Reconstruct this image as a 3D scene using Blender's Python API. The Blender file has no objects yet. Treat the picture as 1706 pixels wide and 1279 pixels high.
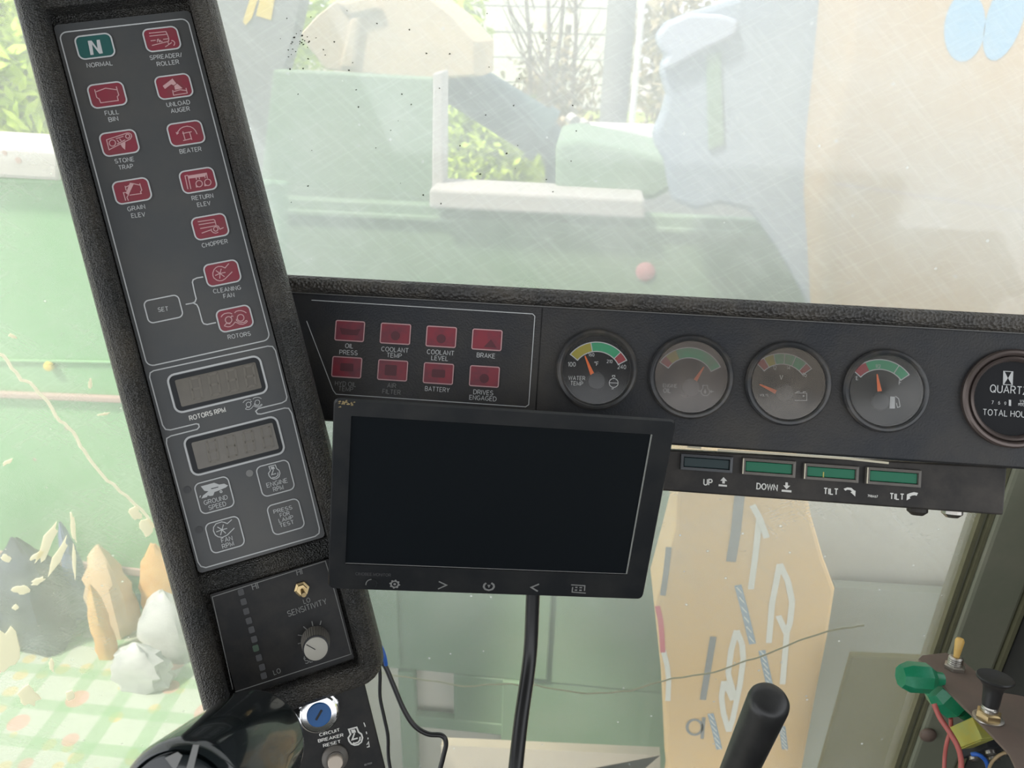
import bpy, math, random
import numpy as np
from mathutils import Matrix, Vector
random.seed(7)
rng = random.Random(11)
SC = bpy.context.scene
COL = SC.collection
PI = math.pi

# ------------------------------------------------------------------ camera, world, sun, exposure
FPX, CX, CY = 1281.0, 853.0, 639.5
_X = np.array([.995, .064, -.077]); _X /= np.linalg.norm(_X)
_th = math.radians(25)
_u0 = np.array([0, -math.cos(_th), -math.sin(_th)])
_U = _u0 - (_u0 @ _X) * _X; _U /= np.linalg.norm(_U)
_Y = np.cross(_U, _X)
B = np.array([_X, _Y, _U])                     # camera coords -> world directions
CAM = np.array([0.0, 0.0, 3.0])
cd = bpy.data.cameras.new('camera'); cam = bpy.data.objects.new('camera', cd); COL.objects.link(cam)
cd.sensor_fit = 'HORIZONTAL'; cd.sensor_width = 36.0; cd.lens = 36.0 * FPX / 1706.0
cd.clip_start = .01; cd.clip_end = 200
M = Matrix.Identity(4)
for r in range(3):
    M[r][0] = B[r][0]; M[r][1] = -B[r][1]; M[r][2] = -B[r][2]; M[r][3] = CAM[r]
cam.matrix_world = M
cd.dof.use_dof = True; cd.dof.focus_distance = .56; cd.dof.aperture_fstop = 14.0
SC.camera = cam

wd = bpy.data.worlds.new('sky'); SC.world = wd; wd.use_nodes = True
bg = wd.node_tree.nodes['Background']; bg.inputs[0].default_value = (.93, .96, 1.0, 1); bg.inputs[1].default_value = 1.7
sd = bpy.data.lights.new('sun', 'SUN'); sd.energy = 5.0; sd.angle = math.radians(6); sd.color = (1, .93, .8)
sun = bpy.data.objects.new('sun', sd); COL.objects.link(sun)
sun.rotation_euler = Vector((-.55, -.45, 1.0)).to_track_quat('Z', 'Y').to_euler()
SC.view_settings.view_transform = 'Standard'; SC.view_settings.look = 'None'
SC.view_settings.exposure = 0.12; SC.view_settings.gamma = 1.0
try: SC.view_settings.use_curve_mapping = False
except Exception: pass

# ------------------------------------------------------------------ pixel rays on real planes
def ray(px, py): return B @ np.array([(px - CX) / FPX, (py - CY) / FPX, 1.0])
def at_d(px, py, d): return CAM + ray(px, py) * d
def at_y(px, py, y):
    r = ray(px, py); return CAM + r * (y / r[1])
def at_z(px, py, z):
    r = ray(px, py); return CAM + r * ((z - CAM[2]) / r[2])

class Frame:
    """a local frame in the world: X right, Y up, Z towards the viewer"""
    def __init__(s, o, x, y):
        s.o = np.array(o, float); s.x = np.array(x, float); s.x /= np.linalg.norm(s.x)
        y = np.array(y, float); y = y - (y @ s.x) * s.x; s.y = y / np.linalg.norm(y)
        s.n = np.cross(s.x, s.y)
        s.m = Matrix([[s.x[i], s.y[i], s.n[i], s.o[i]] for i in range(3)] + [[0, 0, 0, 1]])
    def uv(s, px, py, h=0.0):
        r = ray(px, py); o = s.o + s.n * h - CAM
        t = (o @ s.n) / (r @ s.n); q = r * t - o
        return (float(q @ s.x), float(q @ s.y))
    def uvh(s, px, py, h=0.0):
        a = s.uv(px, py, h); return (a[0], a[1], h)
    def shifted(s, u=0, v=0, h=0): return Frame(s.o + s.x * u + s.y * v + s.n * h, s.x, s.y)
    def w(s, u, v, h=0): return s.o + s.x * u + s.y * v + s.n * h

def frame_from_quad(c, d0):
    r = [np.array([(p[0] - CX) / FPX, (p[1] - CY) / FPX, 1.0]) for p in c]
    A = np.array([r[0], -r[1], r[2], -r[3]]).T
    d = np.linalg.svd(A)[2][-1]; d = d / d[0] * d0
    P = [CAM + B @ (d[i] * r[i]) for i in range(4)]
    return Frame(P[0], P[1] - P[0] + P[2] - P[3], P[0] - P[3])

PIL = frame_from_quad([(99, 55), (313, 31), (534, 889), (335, 947)], .50)
DSH = frame_from_quad([(561, 534.4), (837, 550.6), (830.5, 644.5), (554, 626.7)], .585)
MON = frame_from_quad([(555, 663), (1129, 700), (1071, 1000), (544, 982)], .46)
def vert(y, o=(0, 0)): return Frame((o[0], y, o[1]), (1, 0, 0), (0, 0, 1))

# ------------------------------------------------------------------ materials
def mat(name, col, rough=.5, metal=0.0, bump=None, noise=None, coat=0.0, spec=.5, emis=None):
    """bump=(scale,strength,kind)  noise=(scale,other colour,amount)"""
    m = bpy.data.materials.new(name); m.use_nodes = True; nt = m.node_tree; b = nt.nodes['Principled BSDF']
    b.inputs['Base Color'].default_value = (*col, 1); b.inputs['Roughness'].default_value = rough
    b.inputs['Metallic'].default_value = metal; b.inputs['Coat Weight'].default_value = coat
    b.inputs['Specular IOR Level'].default_value = spec
    tc = nt.nodes.new('ShaderNodeTexCoord')
    if noise:
        n = nt.nodes.new('ShaderNodeTexNoise'); n.inputs['Scale'].default_value = noise[0]; n.inputs['Detail'].default_value = 6
        n.inputs['Roughness'].default_value = .65
        nt.links.new(tc.outputs['Object'], n.inputs['Vector'])
        rp = nt.nodes.new('ShaderNodeMapRange'); rp.inputs[1].default_value = .42; rp.inputs[2].default_value = .7
        rp.inputs[3].default_value = 0; rp.inputs[4].default_value = noise[2]
        nt.links.new(n.outputs['Fac'], rp.inputs[0])
        mx = nt.nodes.new('ShaderNodeMix'); mx.data_type = 'RGBA'
        mx.inputs[6].default_value = (*col, 1); mx.inputs[7].default_value = (*noise[1], 1)
        nt.links.new(rp.outputs[0], mx.inputs[0]); nt.links.new(mx.outputs[2], b.inputs['Base Color'])
    if bump:
        if bump[2] == 'v':
            t = nt.nodes.new('ShaderNodeTexVoronoi'); t.inputs['Scale'].default_value = bump[0]; out = t.outputs['Distance']
        else:
            t = nt.nodes.new('ShaderNodeTexNoise'); t.inputs['Scale'].default_value = bump[0]; t.inputs['Detail'].default_value = 4; out = t.outputs['Fac']
        nt.links.new(tc.outputs['Object'], t.inputs['Vector'])
        bp = nt.nodes.new('ShaderNodeBump'); bp.inputs['Strength'].default_value = bump[1]; bp.inputs['Distance'].default_value = .0016
        nt.links.new(out, bp.inputs['Height']); nt.links.new(bp.outputs[0], b.inputs['Normal'])
    if emis:
        b.inputs['Emission Color'].default_value = (*emis[0], 1); b.inputs['Emission Strength'].default_value = emis[1]
    return m

def dirty_glass(name, base, amount, tint=(.8, .86, .84), scale=3.0, scratch=.35, gloss=.04, low=.5):
    """a real pane of dusty glass: clear where clean, scattering where dust and scratches lie"""
    m = bpy.data.materials.new(name); m.use_nodes = True; nt = m.node_tree; N = nt.nodes; L = nt.links
    for n in list(N): N.remove(n)
    out = N.new('ShaderNodeOutputMaterial'); tc = N.new('ShaderNodeTexCoord')
    def noise(sc, rot, detail, lo, hi, a, b, aniso=(1, 1, 1)):
        mp = N.new('ShaderNodeMapping'); mp.inputs['Rotation'].default_value = rot; L.new(tc.outputs['Object'], mp.inputs['Vector'])
        mp2 = N.new('ShaderNodeMapping'); mp2.inputs['Scale'].default_value = aniso; L.new(mp.outputs[0], mp2.inputs['Vector']); mp = mp2
        n = N.new('ShaderNodeTexNoise'); n.inputs['Scale'].default_value = sc; n.inputs['Detail'].default_value = detail
        L.new(mp.outputs[0], n.inputs['Vector'])
        r = N.new('ShaderNodeMapRange'); r.inputs[1].default_value = lo; r.inputs[2].default_value = hi
        r.inputs[3].default_value = a; r.inputs[4].default_value = b; L.new(n.outputs['Fac'], r.inputs[0]); return r.outputs[0]
    def add(a, b):
        q = N.new('ShaderNodeMath'); q.operation = 'ADD'; L.new(a, q.inputs[0]); L.new(b, q.inputs[1]); return q.outputs[0]
    f = noise(scale, (0, 0, 0), 7, .3, .75, base, base + amount)
    f = add(f, noise(14, (0, 0, .75), 6, .5, .8, 0, scratch * .6, (1, 15, 1)))
    f = add(f, noise(20, (0, 0, -.5), 6, .52, .8, 0, scratch * .5, (1, 18, 1)))
    f = add(f, noise(13, (0, 0, .06), 6, .55, .8, 0, scratch * .3, (1, 16, 1)))
    f = add(f, noise(26, (0, 0, 0), 8, .45, .75, 0, scratch * .5))
    # the film is denser on the upper half of the pane than low down
    sx = N.new('ShaderNodeSeparateXYZ'); L.new(tc.outputs['Object'], sx.inputs[0])
    hr = N.new('ShaderNodeMapRange'); hr.inputs[1].default_value = -.25; hr.inputs[2].default_value = .25; hr.inputs[3].default_value = low; hr.inputs[4].default_value = 1.0
    L.new(sx.outputs[1], hr.inputs[0]); hm_ = N.new('ShaderNodeMath'); hm_.operation = 'MULTIPLY'; L.new(f, hm_.inputs[0]); L.new(hr.outputs[0], hm_.inputs[1]); f = hm_.outputs[0]
    vo = N.new('ShaderNodeTexVoronoi'); vo.inputs['Scale'].default_value = 36; L.new(tc.outputs['Object'], vo.inputs['Vector'])
    r = N.new('ShaderNodeMapRange'); r.inputs[1].default_value = .035; r.inputs[2].default_value = .06; r.inputs[3].default_value = .55; r.inputs[4].default_value = 0
    L.new(vo.outputs['Distance'], r.inputs[0]); f = add(f, r.outputs[0])
    cl = N.new('ShaderNodeClamp'); cl.inputs[2].default_value = .93; L.new(f, cl.inputs[0])
    tr = N.new('ShaderNodeBsdfTransparent'); tl = N.new('ShaderNodeBsdfTranslucent'); df = N.new('ShaderNodeBsdfDiffuse')
    tl.inputs[0].default_value = (*tint, 1); df.inputs[0].default_value = (*tint, 1)
    m1 = N.new('ShaderNodeMixShader'); m1.inputs[0].default_value = .35; L.new(tl.outputs[0], m1.inputs[1]); L.new(df.outputs[0], m1.inputs[2])
    m2 = N.new('ShaderNodeMixShader'); L.new(cl.outputs[0], m2.inputs[0]); L.new(tr.outputs[0], m2.inputs[1]); L.new(m1.outputs[0], m2.inputs[2])
    gl = N.new('ShaderNodeBsdfGlossy'); gl.inputs['Roughness'].default_value = .05
    m3 = N.new('ShaderNodeMixShader'); m3.inputs[0].default_value = gloss; L.new(m2.outputs[0], m3.inputs[1]); L.new(gl.outputs[0], m3.inputs[2])
    L.new(m3.outputs[0], out.inputs[0]); return m

def dusty_lens(name, fac, col):
    m = bpy.data.materials.new(name); m.use_nodes = True; nt = m.node_tree; N = nt.nodes; L = nt.links
    for n in list(N): N.remove(n)
    out = N.new('ShaderNodeOutputMaterial'); tr = N.new('ShaderNodeBsdfTransparent'); df = N.new('ShaderNodeBsdfDiffuse')
    df.inputs[0].default_value = (*col, 1); gl = N.new('ShaderNodeBsdfGlossy'); gl.inputs['Roughness'].default_value = .12
    tc = N.new('ShaderNodeTexCoord'); n = N.new('ShaderNodeTexNoise'); n.inputs['Scale'].default_value = 45; n.inputs['Detail'].default_value = 5
    L.new(tc.outputs['Object'], n.inputs['Vector'])
    r = N.new('ShaderNodeMapRange'); r.inputs[1].default_value = .3; r.inputs[2].default_value = .7; r.inputs[3].default_value = fac * .65; r.inputs[4].default_value = fac * 1.3
    L.new(n.outputs['Fac'], r.inputs[0])
    a = N.new('ShaderNodeMixShader'); L.new(r.outputs[0], a.inputs[0]); L.new(tr.outputs[0], a.inputs[1]); L.new(df.outputs[0], a.inputs[2])
    b = N.new('ShaderNodeMixShader'); b.inputs[0].default_value = .05; L.new(a.outputs[0], b.inputs[1]); L.new(gl.outputs[0], b.inputs[2])
    L.new(b.outputs[0], out.inputs[0]); return m

DUST = (.16, .135, .10)
M_ = dict(
    housing=mat('grained black plastic', (.032, .032, .030), .34, bump=(850, 1.0, 'v'), noise=(16, DUST, .35), spec=.45),
    label=mat('charcoal label film', (.066, .069, .070), .46, noise=(11, (.11, .10, .085), .45)),
    dash=mat('satin black panel', (.023, .025, .029), .45, bump=(700, .25, 'n'), noise=(9, (.07, .06, .045), .55), spec=.35),
    pad=mat('woven black padding', (.04, .038, .035), .48, bump=(430, 1.0, 'v'), noise=(25, DUST, .45)),
    print=mat('pale grey print', (.52, .53, .52), .6),
    printdim=mat('worn grey print', (.20, .20, .19), .6),
    printfaint=mat('faint grey print', (.065, .065, .066), .6),
    printwhite=mat('white print', (.7, .69, .64), .6),
    red=mat('dark red lamp film', (.25, .042, .06), .4, noise=(90, (.19, .07, .07), .6), spec=.4),
    reddash=mat('red lamp lens', (.26, .035, .05), .35, noise=(70, (.13, .04, .055), .9), spec=.4),
    redicon=mat('pink print', (.55, .33, .33), .6),
    green=mat('teal lamp film', (.03, .11, .10), .35),
    lcd=mat('brown display glass', (.14, .125, .10), .22, noise=(60, (.10, .09, .075), .5)),
    digit=mat('unlit display segment', (.158, .142, .114), .4),
    black=mat('plain black', (.012, .012, .013), .5),
    deep=mat('black recess', (.02, .022, .024), .7),
    monbody=mat('black monitor plastic', (.013, .0145, .016), .36, noise=(30, (.035, .034, .032), .5), spec=.35),
    screen=mat('dark screen glass', (.008, .010, .012), .12),
    edge=mat('pale screen edge', (.32, .33, .30), .4),
    bezel=mat('gauge rim plastic', (.035, .036, .038), .28, noise=(60, DUST, .4)),
    rimbrown=mat('brown metal rim', (.12, .095, .085), .3, metal=.5),
    dial=mat('black dial', (.016, .0165, .018), .6, spec=.15),
    hub=mat('dial hub', (.03, .03, .032), .45),
    gy=mat('dial yellow', (.36, .31, .035), .6), gg=mat('dial green', (.035, .33, .15), .6), gr=mat('dial red', (.34, .04, .05), .6),
    needle=mat('orange needle', (.9, .17, .03), .5),
    brass=mat('dirty brass', (.55, .42, .22), .35, metal=1.0),
    chrome=mat('chrome', (.8, .8, .8), .14, metal=1.0),
    steel=mat('dull steel', (.5, .48, .44), .35, metal=1.0, noise=(120, (.3, .26, .2), .6)),
    knobface=mat('grey knob face', (.42, .40, .34), .5), knobskirt=mat('grey ribbed knob skirt', (.20, .185, .16), .55),
    blue=mat('blue key plug', (.008, .11, .34), .35), cream=mat('cream button', (.55, .47, .38), .5),
    plate=mat('black painted plate', (.012, .012, .012), .45, noise=(40, (.05, .044, .035), .45), spec=.3),
    gloss=mat('glossy black plastic', (.010, .014, .015), .14, coat=.5),
    rubber=mat('black rubber grip', (.022, .022, .022), .38, noise=(30, (.05, .05, .048), .5)),
    cable=mat('black cable', (.014, .014, .014), .35),
    bluew=mat('blue wire', (.03, .13, .5), .4), redw=mat('faded red wire', (.5, .13, .11), .5), tanw=mat('tan wire', (.36, .26, .14), .5),
    swgreen=mat('green switch lens', (.008, .15, .075), .3, spec=.3), swdark=mat('dark teal switch lens', (.012, .032, .034), .3, spec=.3),
    swrim=mat('dusty switch rim', (.15, .135, .115), .5, noise=(80, (.09, .085, .075), .6)),
    swrimd=mat('dark switch rim', (.075, .08, .085), .45),
    strip=mat('dusty black switch strip', (.022, .020, .018), .5, noise=(22, (.07, .06, .05), .8), spec=.3),
    postg=mat('grey green post paint', (.20, .21, .15), .45, noise=(14, (.25, .24, .18), .7)),
    seal=mat('olive rubber seal', (.16, .155, .09), .5, noise=(40, (.10, .10, .06), .6)),
    wallg=mat('dark cab lining', (.02, .021, .02), .6, noise=(8, (.05, .045, .04), .6)),
    orange=mat('rusty orange cover', (.25, .10, .025), .6, noise=(35, (.06, .05, .03), .8)),
    plateb=mat('dusty brown plate', (.165, .118, .092), .6, noise=(25, (.12, .10, .075), .8)),
    conn=mat('green connector plastic', (.012, .22, .10), .3, noise=(60, (.05, .32, .2), .5)),
    relay=mat('yellow zinc plate', (.45, .40, .07), .4, noise=(70, (.35, .42, .15), .7)),
    toggle=mat('amber toggle lever', (.75, .48, .14), .4),
    # outside
    gsheet=mat('faded green sheet', (.22, .43, .215), .55, noise=(2.2, (.30, .48, .28), .8)),
    gdark=mat('dark green paint', (.06, .13, .10), .5, noise=(3, (.10, .18, .14), .8)),
    gmach=mat('green machine paint', (.19, .30, .185), .55, noise=(3, (.26, .34, .235), .8)),
    teal=mat('dark teal tube paint', (.055, .10, .10), .5, noise=(4, (.12, .17, .16), .7)),
    spout=mat('cream spout fabric', (.62, .50, .33), .8, noise=(9, (.5, .42, .3), .6)),
    sill=mat('pale grey sill', (.55, .52, .49), .7, noise=(6, (.42, .42, .40), .6)),
    rust=mat('pinkish rust', (.46, .33, .29), .8),
    carton=mat('tan cardboard', (.52, .35, .17), .85, noise=(5, (.50, .37, .21), .6)),
    carton2=mat('tan carton face', (.88, .60, .27), .85, noise=(7, (.84, .62, .34), .5)),
    cartonw=mat('white carton print', (.90, .90, .76), .8), cartong=mat('grey carton tape', (.30, .31, .28), .7),
    cartonb=mat('blue grey carton print', (.36, .46, .50), .8), cartonf=mat('blue carton print', (.20, .42, .62), .8),
    cartonr=mat('pink red tape', (.75, .15, .18), .6),
    bluegrey=mat('blue grey tarpaulin', (.30, .36, .45), .6, noise=(4, (.34, .40, .46), .8)),
    bluegreyl=mat('light blue grey tarpaulin flap', (.46, .51, .62), .6),
    post=mat('grey concrete', (.21, .22, .22), .85, noise=(6, (.28, .28, .27), .6)),
    white=mat('white painted wall', (.72, .72, .70), .8, noise=(3, (.6, .6, .58), .5)),
    bark=mat('grey brown bark', (.16, .13, .10), .9, noise=(20, (.25, .22, .18), .7)),
    leaf=mat('sunlit leaves', (.52, .66, .05), .6, noise=(2, (.18, .34, .03), .75)),
    leafd=mat('dry tan leaves', (.42, .33, .2), .7, noise=(2, (.2, .22, .1), .9)),
    grass=mat('bright grass', (.36, .5, .08), .8, noise=(1.2, (.5, .42, .15), .9)),
    gravel=mat('pale dry ground', (.5, .46, .38), .9, noise=(2, (.35, .34, .28), .8)),
    bagb=mat('black quilted bag', (.035, .04, .055), .45, noise=(12, (.13, .15, .20), .7)),
    bagblue=mat('blue cloth', (.24, .29, .46), .7), bagt=mat('crumpled tan paper', (.62, .43, .24), .8, noise=(10, (.7, .58, .42), .8)),
    bagw=mat('crumpled grey plastic', (.55, .56, .55), .4, noise=(14, (.3, .32, .33), .8)),
    bago=mat('orange rusty paper', (.62, .33, .10), .7, noise=(25, (.75, .5, .2), .8)),
    palegrey=mat('pale grey board', (.56, .55, .46), .8, noise=(4, (.48, .49, .44), .6)),
    midgrey=mat('grey green plate', (.27, .30, .235), .7, noise=(8, (.33, .35, .28), .7)),
    olive=mat('olive painted box', (.10, .095, .010), .6, noise=(5, (.13, .125, .05), .6)),
    yellow=mat('yellow stripe', (.75, .55, .08), .6),
    mud=mat('cream wear and gap line', (.72, .66, .50), .9), crack=mat('pale crack edge', (.60, .58, .44), .6),
    speck=mat('dark speck', (.03, .03, .02), .9), redblur=mat('red marker lamp', (.55, .25, .26), .8),
    plankm=mat('weathered plank', (.56, .50, .38), .8, noise=(6, (.48, .44, .36), .6)), cream_=mat('cream panel', (.80, .74, .64), .8, noise=(4, (.66, .62, .55), .6)),
    glass=dirty_glass('dusty windscreen glass', .23, .26, tint=(.95, .98, .97), scratch=.12, low=.34),
    glassl=dirty_glass('dusty side glass', .14, .20, tint=(.95, .97, .88), scale=5, scratch=.10, low=1.0),
)
def cloth_material():
    m = bpy.data.materials.new('floral plaid oilcloth'); m.use_nodes = True; nt = m.node_tree; N = nt.nodes; L = nt.links; b = N['Principled BSDF']
    b.inputs['Roughness'].default_value = .4; tc = N.new('ShaderNodeTexCoord')
    col = None
    def mixc(prev, fac, c):
        x = N.new('ShaderNodeMix'); x.data_type = 'RGBA'; L.new(fac, x.inputs[0])
        if isinstance(prev, tuple): x.inputs[6].default_value = (*prev, 1)
        else: L.new(prev, x.inputs[6])
        x.inputs[7].default_value = (*c, 1); return x.outputs[2]
    def band(dirv, per, phase, w, a):
        d = N.new('ShaderNodeVectorMath'); d.operation = 'DOT_PRODUCT'; d.inputs[1].default_value = dirv; L.new(tc.outputs['Object'], d.inputs[0])
        q = N.new('ShaderNodeMath'); q.operation = 'MULTIPLY_ADD'; q.inputs[1].default_value = 1 / per; q.inputs[2].default_value = phase; L.new(d.outputs['Value'], q.inputs[0])
        fr = N.new('ShaderNodeMath'); fr.operation = 'FRACT'; L.new(q.outputs[0], fr.inputs[0])
        s = N.new('ShaderNodeMath'); s.operation = 'LESS_THAN'; s.inputs[1].default_value = w; L.new(fr.outputs[0], s.inputs[0])
        k = N.new('ShaderNodeMath'); k.operation = 'MULTIPLY'; k.inputs[1].default_value = a; L.new(s.outputs[0], k.inputs[0]); return k.outputs[0]
    n = N.new('ShaderNodeTexVoronoi'); n.inputs['Scale'].default_value = 24; L.new(tc.outputs['Object'], n.inputs['Vector'])
    s = N.new('ShaderNodeMath'); s.operation = 'LESS_THAN'; s.inputs[1].default_value = .30; L.new(n.outputs['Distance'], s.inputs[0])
    base = mixc((.44, .50, .41), s.outputs[0], (.50, .45, .24))
    base = mixc(base, band((1, 0, 0), .085, .25, .32, .55), (.20, .37, .18))
    base = mixc(base, band((0, 1, 0), .075, .1, .30, .55), (.20, .37, .18))
    n2 = N.new('ShaderNodeTexVoronoi'); n2.inputs['Scale'].default_value = 11; L.new(tc.outputs['Object'], n2.inputs['Vector'])
    s2 = N.new('ShaderNodeMath'); s2.operation = 'LESS_THAN'; s2.inputs[1].default_value = .27; L.new(n2.outputs['Distance'], s2.inputs[0])
    k2 = N.new('ShaderNodeMath'); k2.operation = 'MULTIPLY'; k2.inputs[1].default_value = .6; L.new(s2.outputs[0], k2.inputs[0])
    base = mixc(base, k2.outputs[0], (.60, .27, .22))
    L.new(base, b.inputs['Base Color']); return m
M_['cloth'] = cloth_material()
def thin_dirt(name, col):
    m = bpy.data.materials.new(name); m.use_nodes = True; nt = m.node_tree; N = nt.nodes; L = nt.links
    for n in list(N): N.remove(n)
    out = N.new('ShaderNodeOutputMaterial'); tl = N.new('ShaderNodeBsdfTranslucent'); df = N.new('ShaderNodeBsdfDiffuse'); mx = N.new('ShaderNodeMixShader')
    tl.inputs[0].default_value = (*col, 1); df.inputs[0].default_value = (*col, 1); mx.inputs[0].default_value = .35
    L.new(tl.outputs[0], mx.inputs[1]); L.new(df.outputs[0], mx.inputs[2]); L.new(mx.outputs[0], out.inputs[0]); return m
M_['mudthin'] = thin_dirt('thin dried mud', (.97, .94, .82)); M_['crackthin'] = thin_dirt('grey glass crack', (.5, .5, .4))

# ------------------------------------------------------------------ mesh building
class MB:
    def __init__(s): s.v = []; s.f = []; s.mi = []
    def add(s, vs, fs, k=0):
        o = len(s.v); s.v += [tuple(float(c) for c in p) for p in vs]; s.f += [tuple(i + o for i in f) for f in fs]; s.mi += [k] * len(fs)
        return s
    def box(s, lo, hi):
        x0, y0, z0 = lo; x1, y1, z1 = hi
        return s.add([(x0, y0, z0), (x1, y0, z0), (x1, y1, z0), (x0, y1, z0), (x0, y0, z1), (x1, y0, z1), (x1, y1, z1), (x0, y1, z1)],
                     [(0, 3, 2, 1), (4, 5, 6, 7), (0, 1, 5, 4), (1, 2, 6, 5), (2, 3, 7, 6), (3, 0, 4, 7)])
    def prism(s, pts, h0, h1, cap=True):
        """2D outline (counter-clockwise) raised from h0 to h1"""
        n = len(pts)
        if sum(pts[i][0] * pts[(i + 1) % n][1] - pts[(i + 1) % n][0] * pts[i][1] for i in range(n)) < 0: pts = pts[::-1]
        vs = [(p[0], p[1], h0) for p in pts] + [(p[0], p[1], h1) for p in pts]
        fs = [(i, (i + 1) % n, n + (i + 1) % n, n + i) for i in range(n)] + [tuple(range(n, 2 * n)), tuple(range(n - 1, -1, -1))]
        return s.add(vs, fs)
    def loft(s, rings, close=True, cap0=True, cap1=True):
        n = len(rings[0]); vs = [p for r in rings for p in r]; fs = []
        for k in range(len(rings) - 1):
            for i in range(n if close else n - 1):
                j = (i + 1) % n; fs.append((k * n + i, k * n + j, (k + 1) * n + j, (k + 1) * n + i))
        if cap0: fs.append(tuple(range(n - 1, -1, -1)))
        if cap1: fs.append(tuple(range((len(rings) - 1) * n, len(rings) * n)))
        return s.add(vs, fs)
    def lathe(s, prof, c=(0, 0), n=40, cap0=False, cap1=False, hex_=None):
        """prof: (radius, height) along local Z around c"""
        rings = []
        for (r, h) in prof:
            rings.append([(c[0] + r * math.cos(2 * PI * i / n), c[1] + r * math.sin(2 * PI * i / n), h) for i in range(n)])
        return s.loft(rings, True, cap0, cap1)
    def tube(s, pts, r, n=10, caps=True):
        pts = [np.array(p, float) for p in pts]; rings = []; up = np.array([.3, .2, .93])
        rr = r if isinstance(r, (list, tuple)) else [r] * len(pts)
        for i, p in enumerate(pts):
            t = pts[min(i + 1, len(pts) - 1)] - pts[max(i - 1, 0)]; t /= np.linalg.norm(t) + 1e-12
            a = up - (up @ t) * t; a /= np.linalg.norm(a) + 1e-12; b = np.cross(t, a); up = a
            rings.append([p + rr[i] * (math.cos(2 * PI * k / n) * a + math.sin(2 * PI * k / n) * b) for k in range(n)])
        return s.loft(rings, True, caps, caps)
    def stroke(s, pts, w, h, closed=False):
        """flat printed ribbon of width w at height h"""
        P = [np.array(p[:2], float) for p in pts]; n = len(P); L = []; R = []
        if closed and np.linalg.norm(P[0] - P[-1]) < 1e-9: P = P[:-1]; n -= 1
        for i in range(n):
            a = P[i - 1] if (i > 0 or closed) else None; b = P[(i + 1) % n] if (i < n - 1 or closed) else None
            d1 = (P[i] - a) if a is not None else (b - P[i]); d2 = (b - P[i]) if b is not None else d1
            d1 = d1 / (np.linalg.norm(d1) + 1e-12); d2 = d2 / (np.linalg.norm(d2) + 1e-12)
            n1 = np.array([-d1[1], d1[0]]); n2 = np.array([-d2[1], d2[0]]); m = n1 + n2; q = np.linalg.norm(m)
            m = n1 if q < 1e-6 else m / q; k = w / 2 / max(.45, float(m @ n1))
            L.append(P[i] + m * k); R.append(P[i] - m * k)
        vs = [(p[0], p[1], h) for p in L] + [(p[0], p[1], h) for p in R]
        fs = [(i, n + i, n + (i + 1) % n, (i + 1) % n) for i in range(n if closed else n - 1)]
        return s.add(vs, fs)
    def mesh(s, name):
        me = bpy.data.meshes.new(name); me.from_pydata(s.v, [], s.f); me.update(); return me

def smooth(me, ang=40):
    me.polygons.foreach_set('use_smooth', [True] * len(me.polygons))
    try: me.set_sharp_from_angle(angle=math.radians(ang))
    except Exception: pass
def obj(name, mb, m, parent=None, sm=None, frame=None, bev=None):
    me = mb if isinstance(mb, bpy.types.Mesh) else mb.mesh(name)
    o = bpy.data.objects.new(name, me)
    if not me.materials: me.materials.append(M_[m] if isinstance(m, str) else m)
    if sm: smooth(me, sm)
    COL.objects.link(o)
    if parent: o.parent = parent
    if frame is not None: o.matrix_world = frame.m
    if bev:
        md = o.modifiers.new('bevel', 'BEVEL'); md.width = bev; md.segments = 2; md.limit_method = 'ANGLE'; md.angle_limit = math.radians(35)
    return o
def tag(o, label=None, cat=None, group=None, kind=None):
    if label: o['label'] = label
    if cat: o['category'] = cat
    if group: o['group'] = group
    if kind: o['kind'] = kind
    return o
def thing(name, label, cat, frame, group=None):
    o = bpy.data.objects.new(name, None); o.empty_display_size = .02; COL.objects.link(o); o.matrix_world = frame.m
    return tag(o, label, cat, group)
def rrect(u0, v0, u1, v1, r, seg=5):
    pts = []
    for (cx, cy, a0) in ((u1 - r, v1 - r, 0), (u0 + r, v1 - r, PI / 2), (u0 + r, v0 + r, PI), (u1 - r, v0 + r, 1.5 * PI)):
        for i in range(seg + 1):
            a = a0 + PI / 2 * i / seg; pts.append((cx + r * math.cos(a), cy + r * math.sin(a)))
    return pts
def circle(c, r, n=20, a0=0.0, a1=2 * PI): return [(c[0] + r * math.cos(a0 + (a1 - a0) * i / n), c[1] + r * math.sin(a0 + (a1 - a0) * i / n)) for i in range(n + (0 if abs(a1 - a0 - 2 * PI) < 1e-6 else 1))]
def quad_uv(F, q, h=0.0):
    """axis-aligned local box of four photographed corners TL TR BR BL"""
    p = [F.uv(x, y, h) for x, y in q]
    return ((p[0][0] + p[3][0]) / 2, (p[2][1] + p[3][1]) / 2, (p[1][0] + p[2][0]) / 2, (p[0][1] + p[1][1]) / 2)
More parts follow.
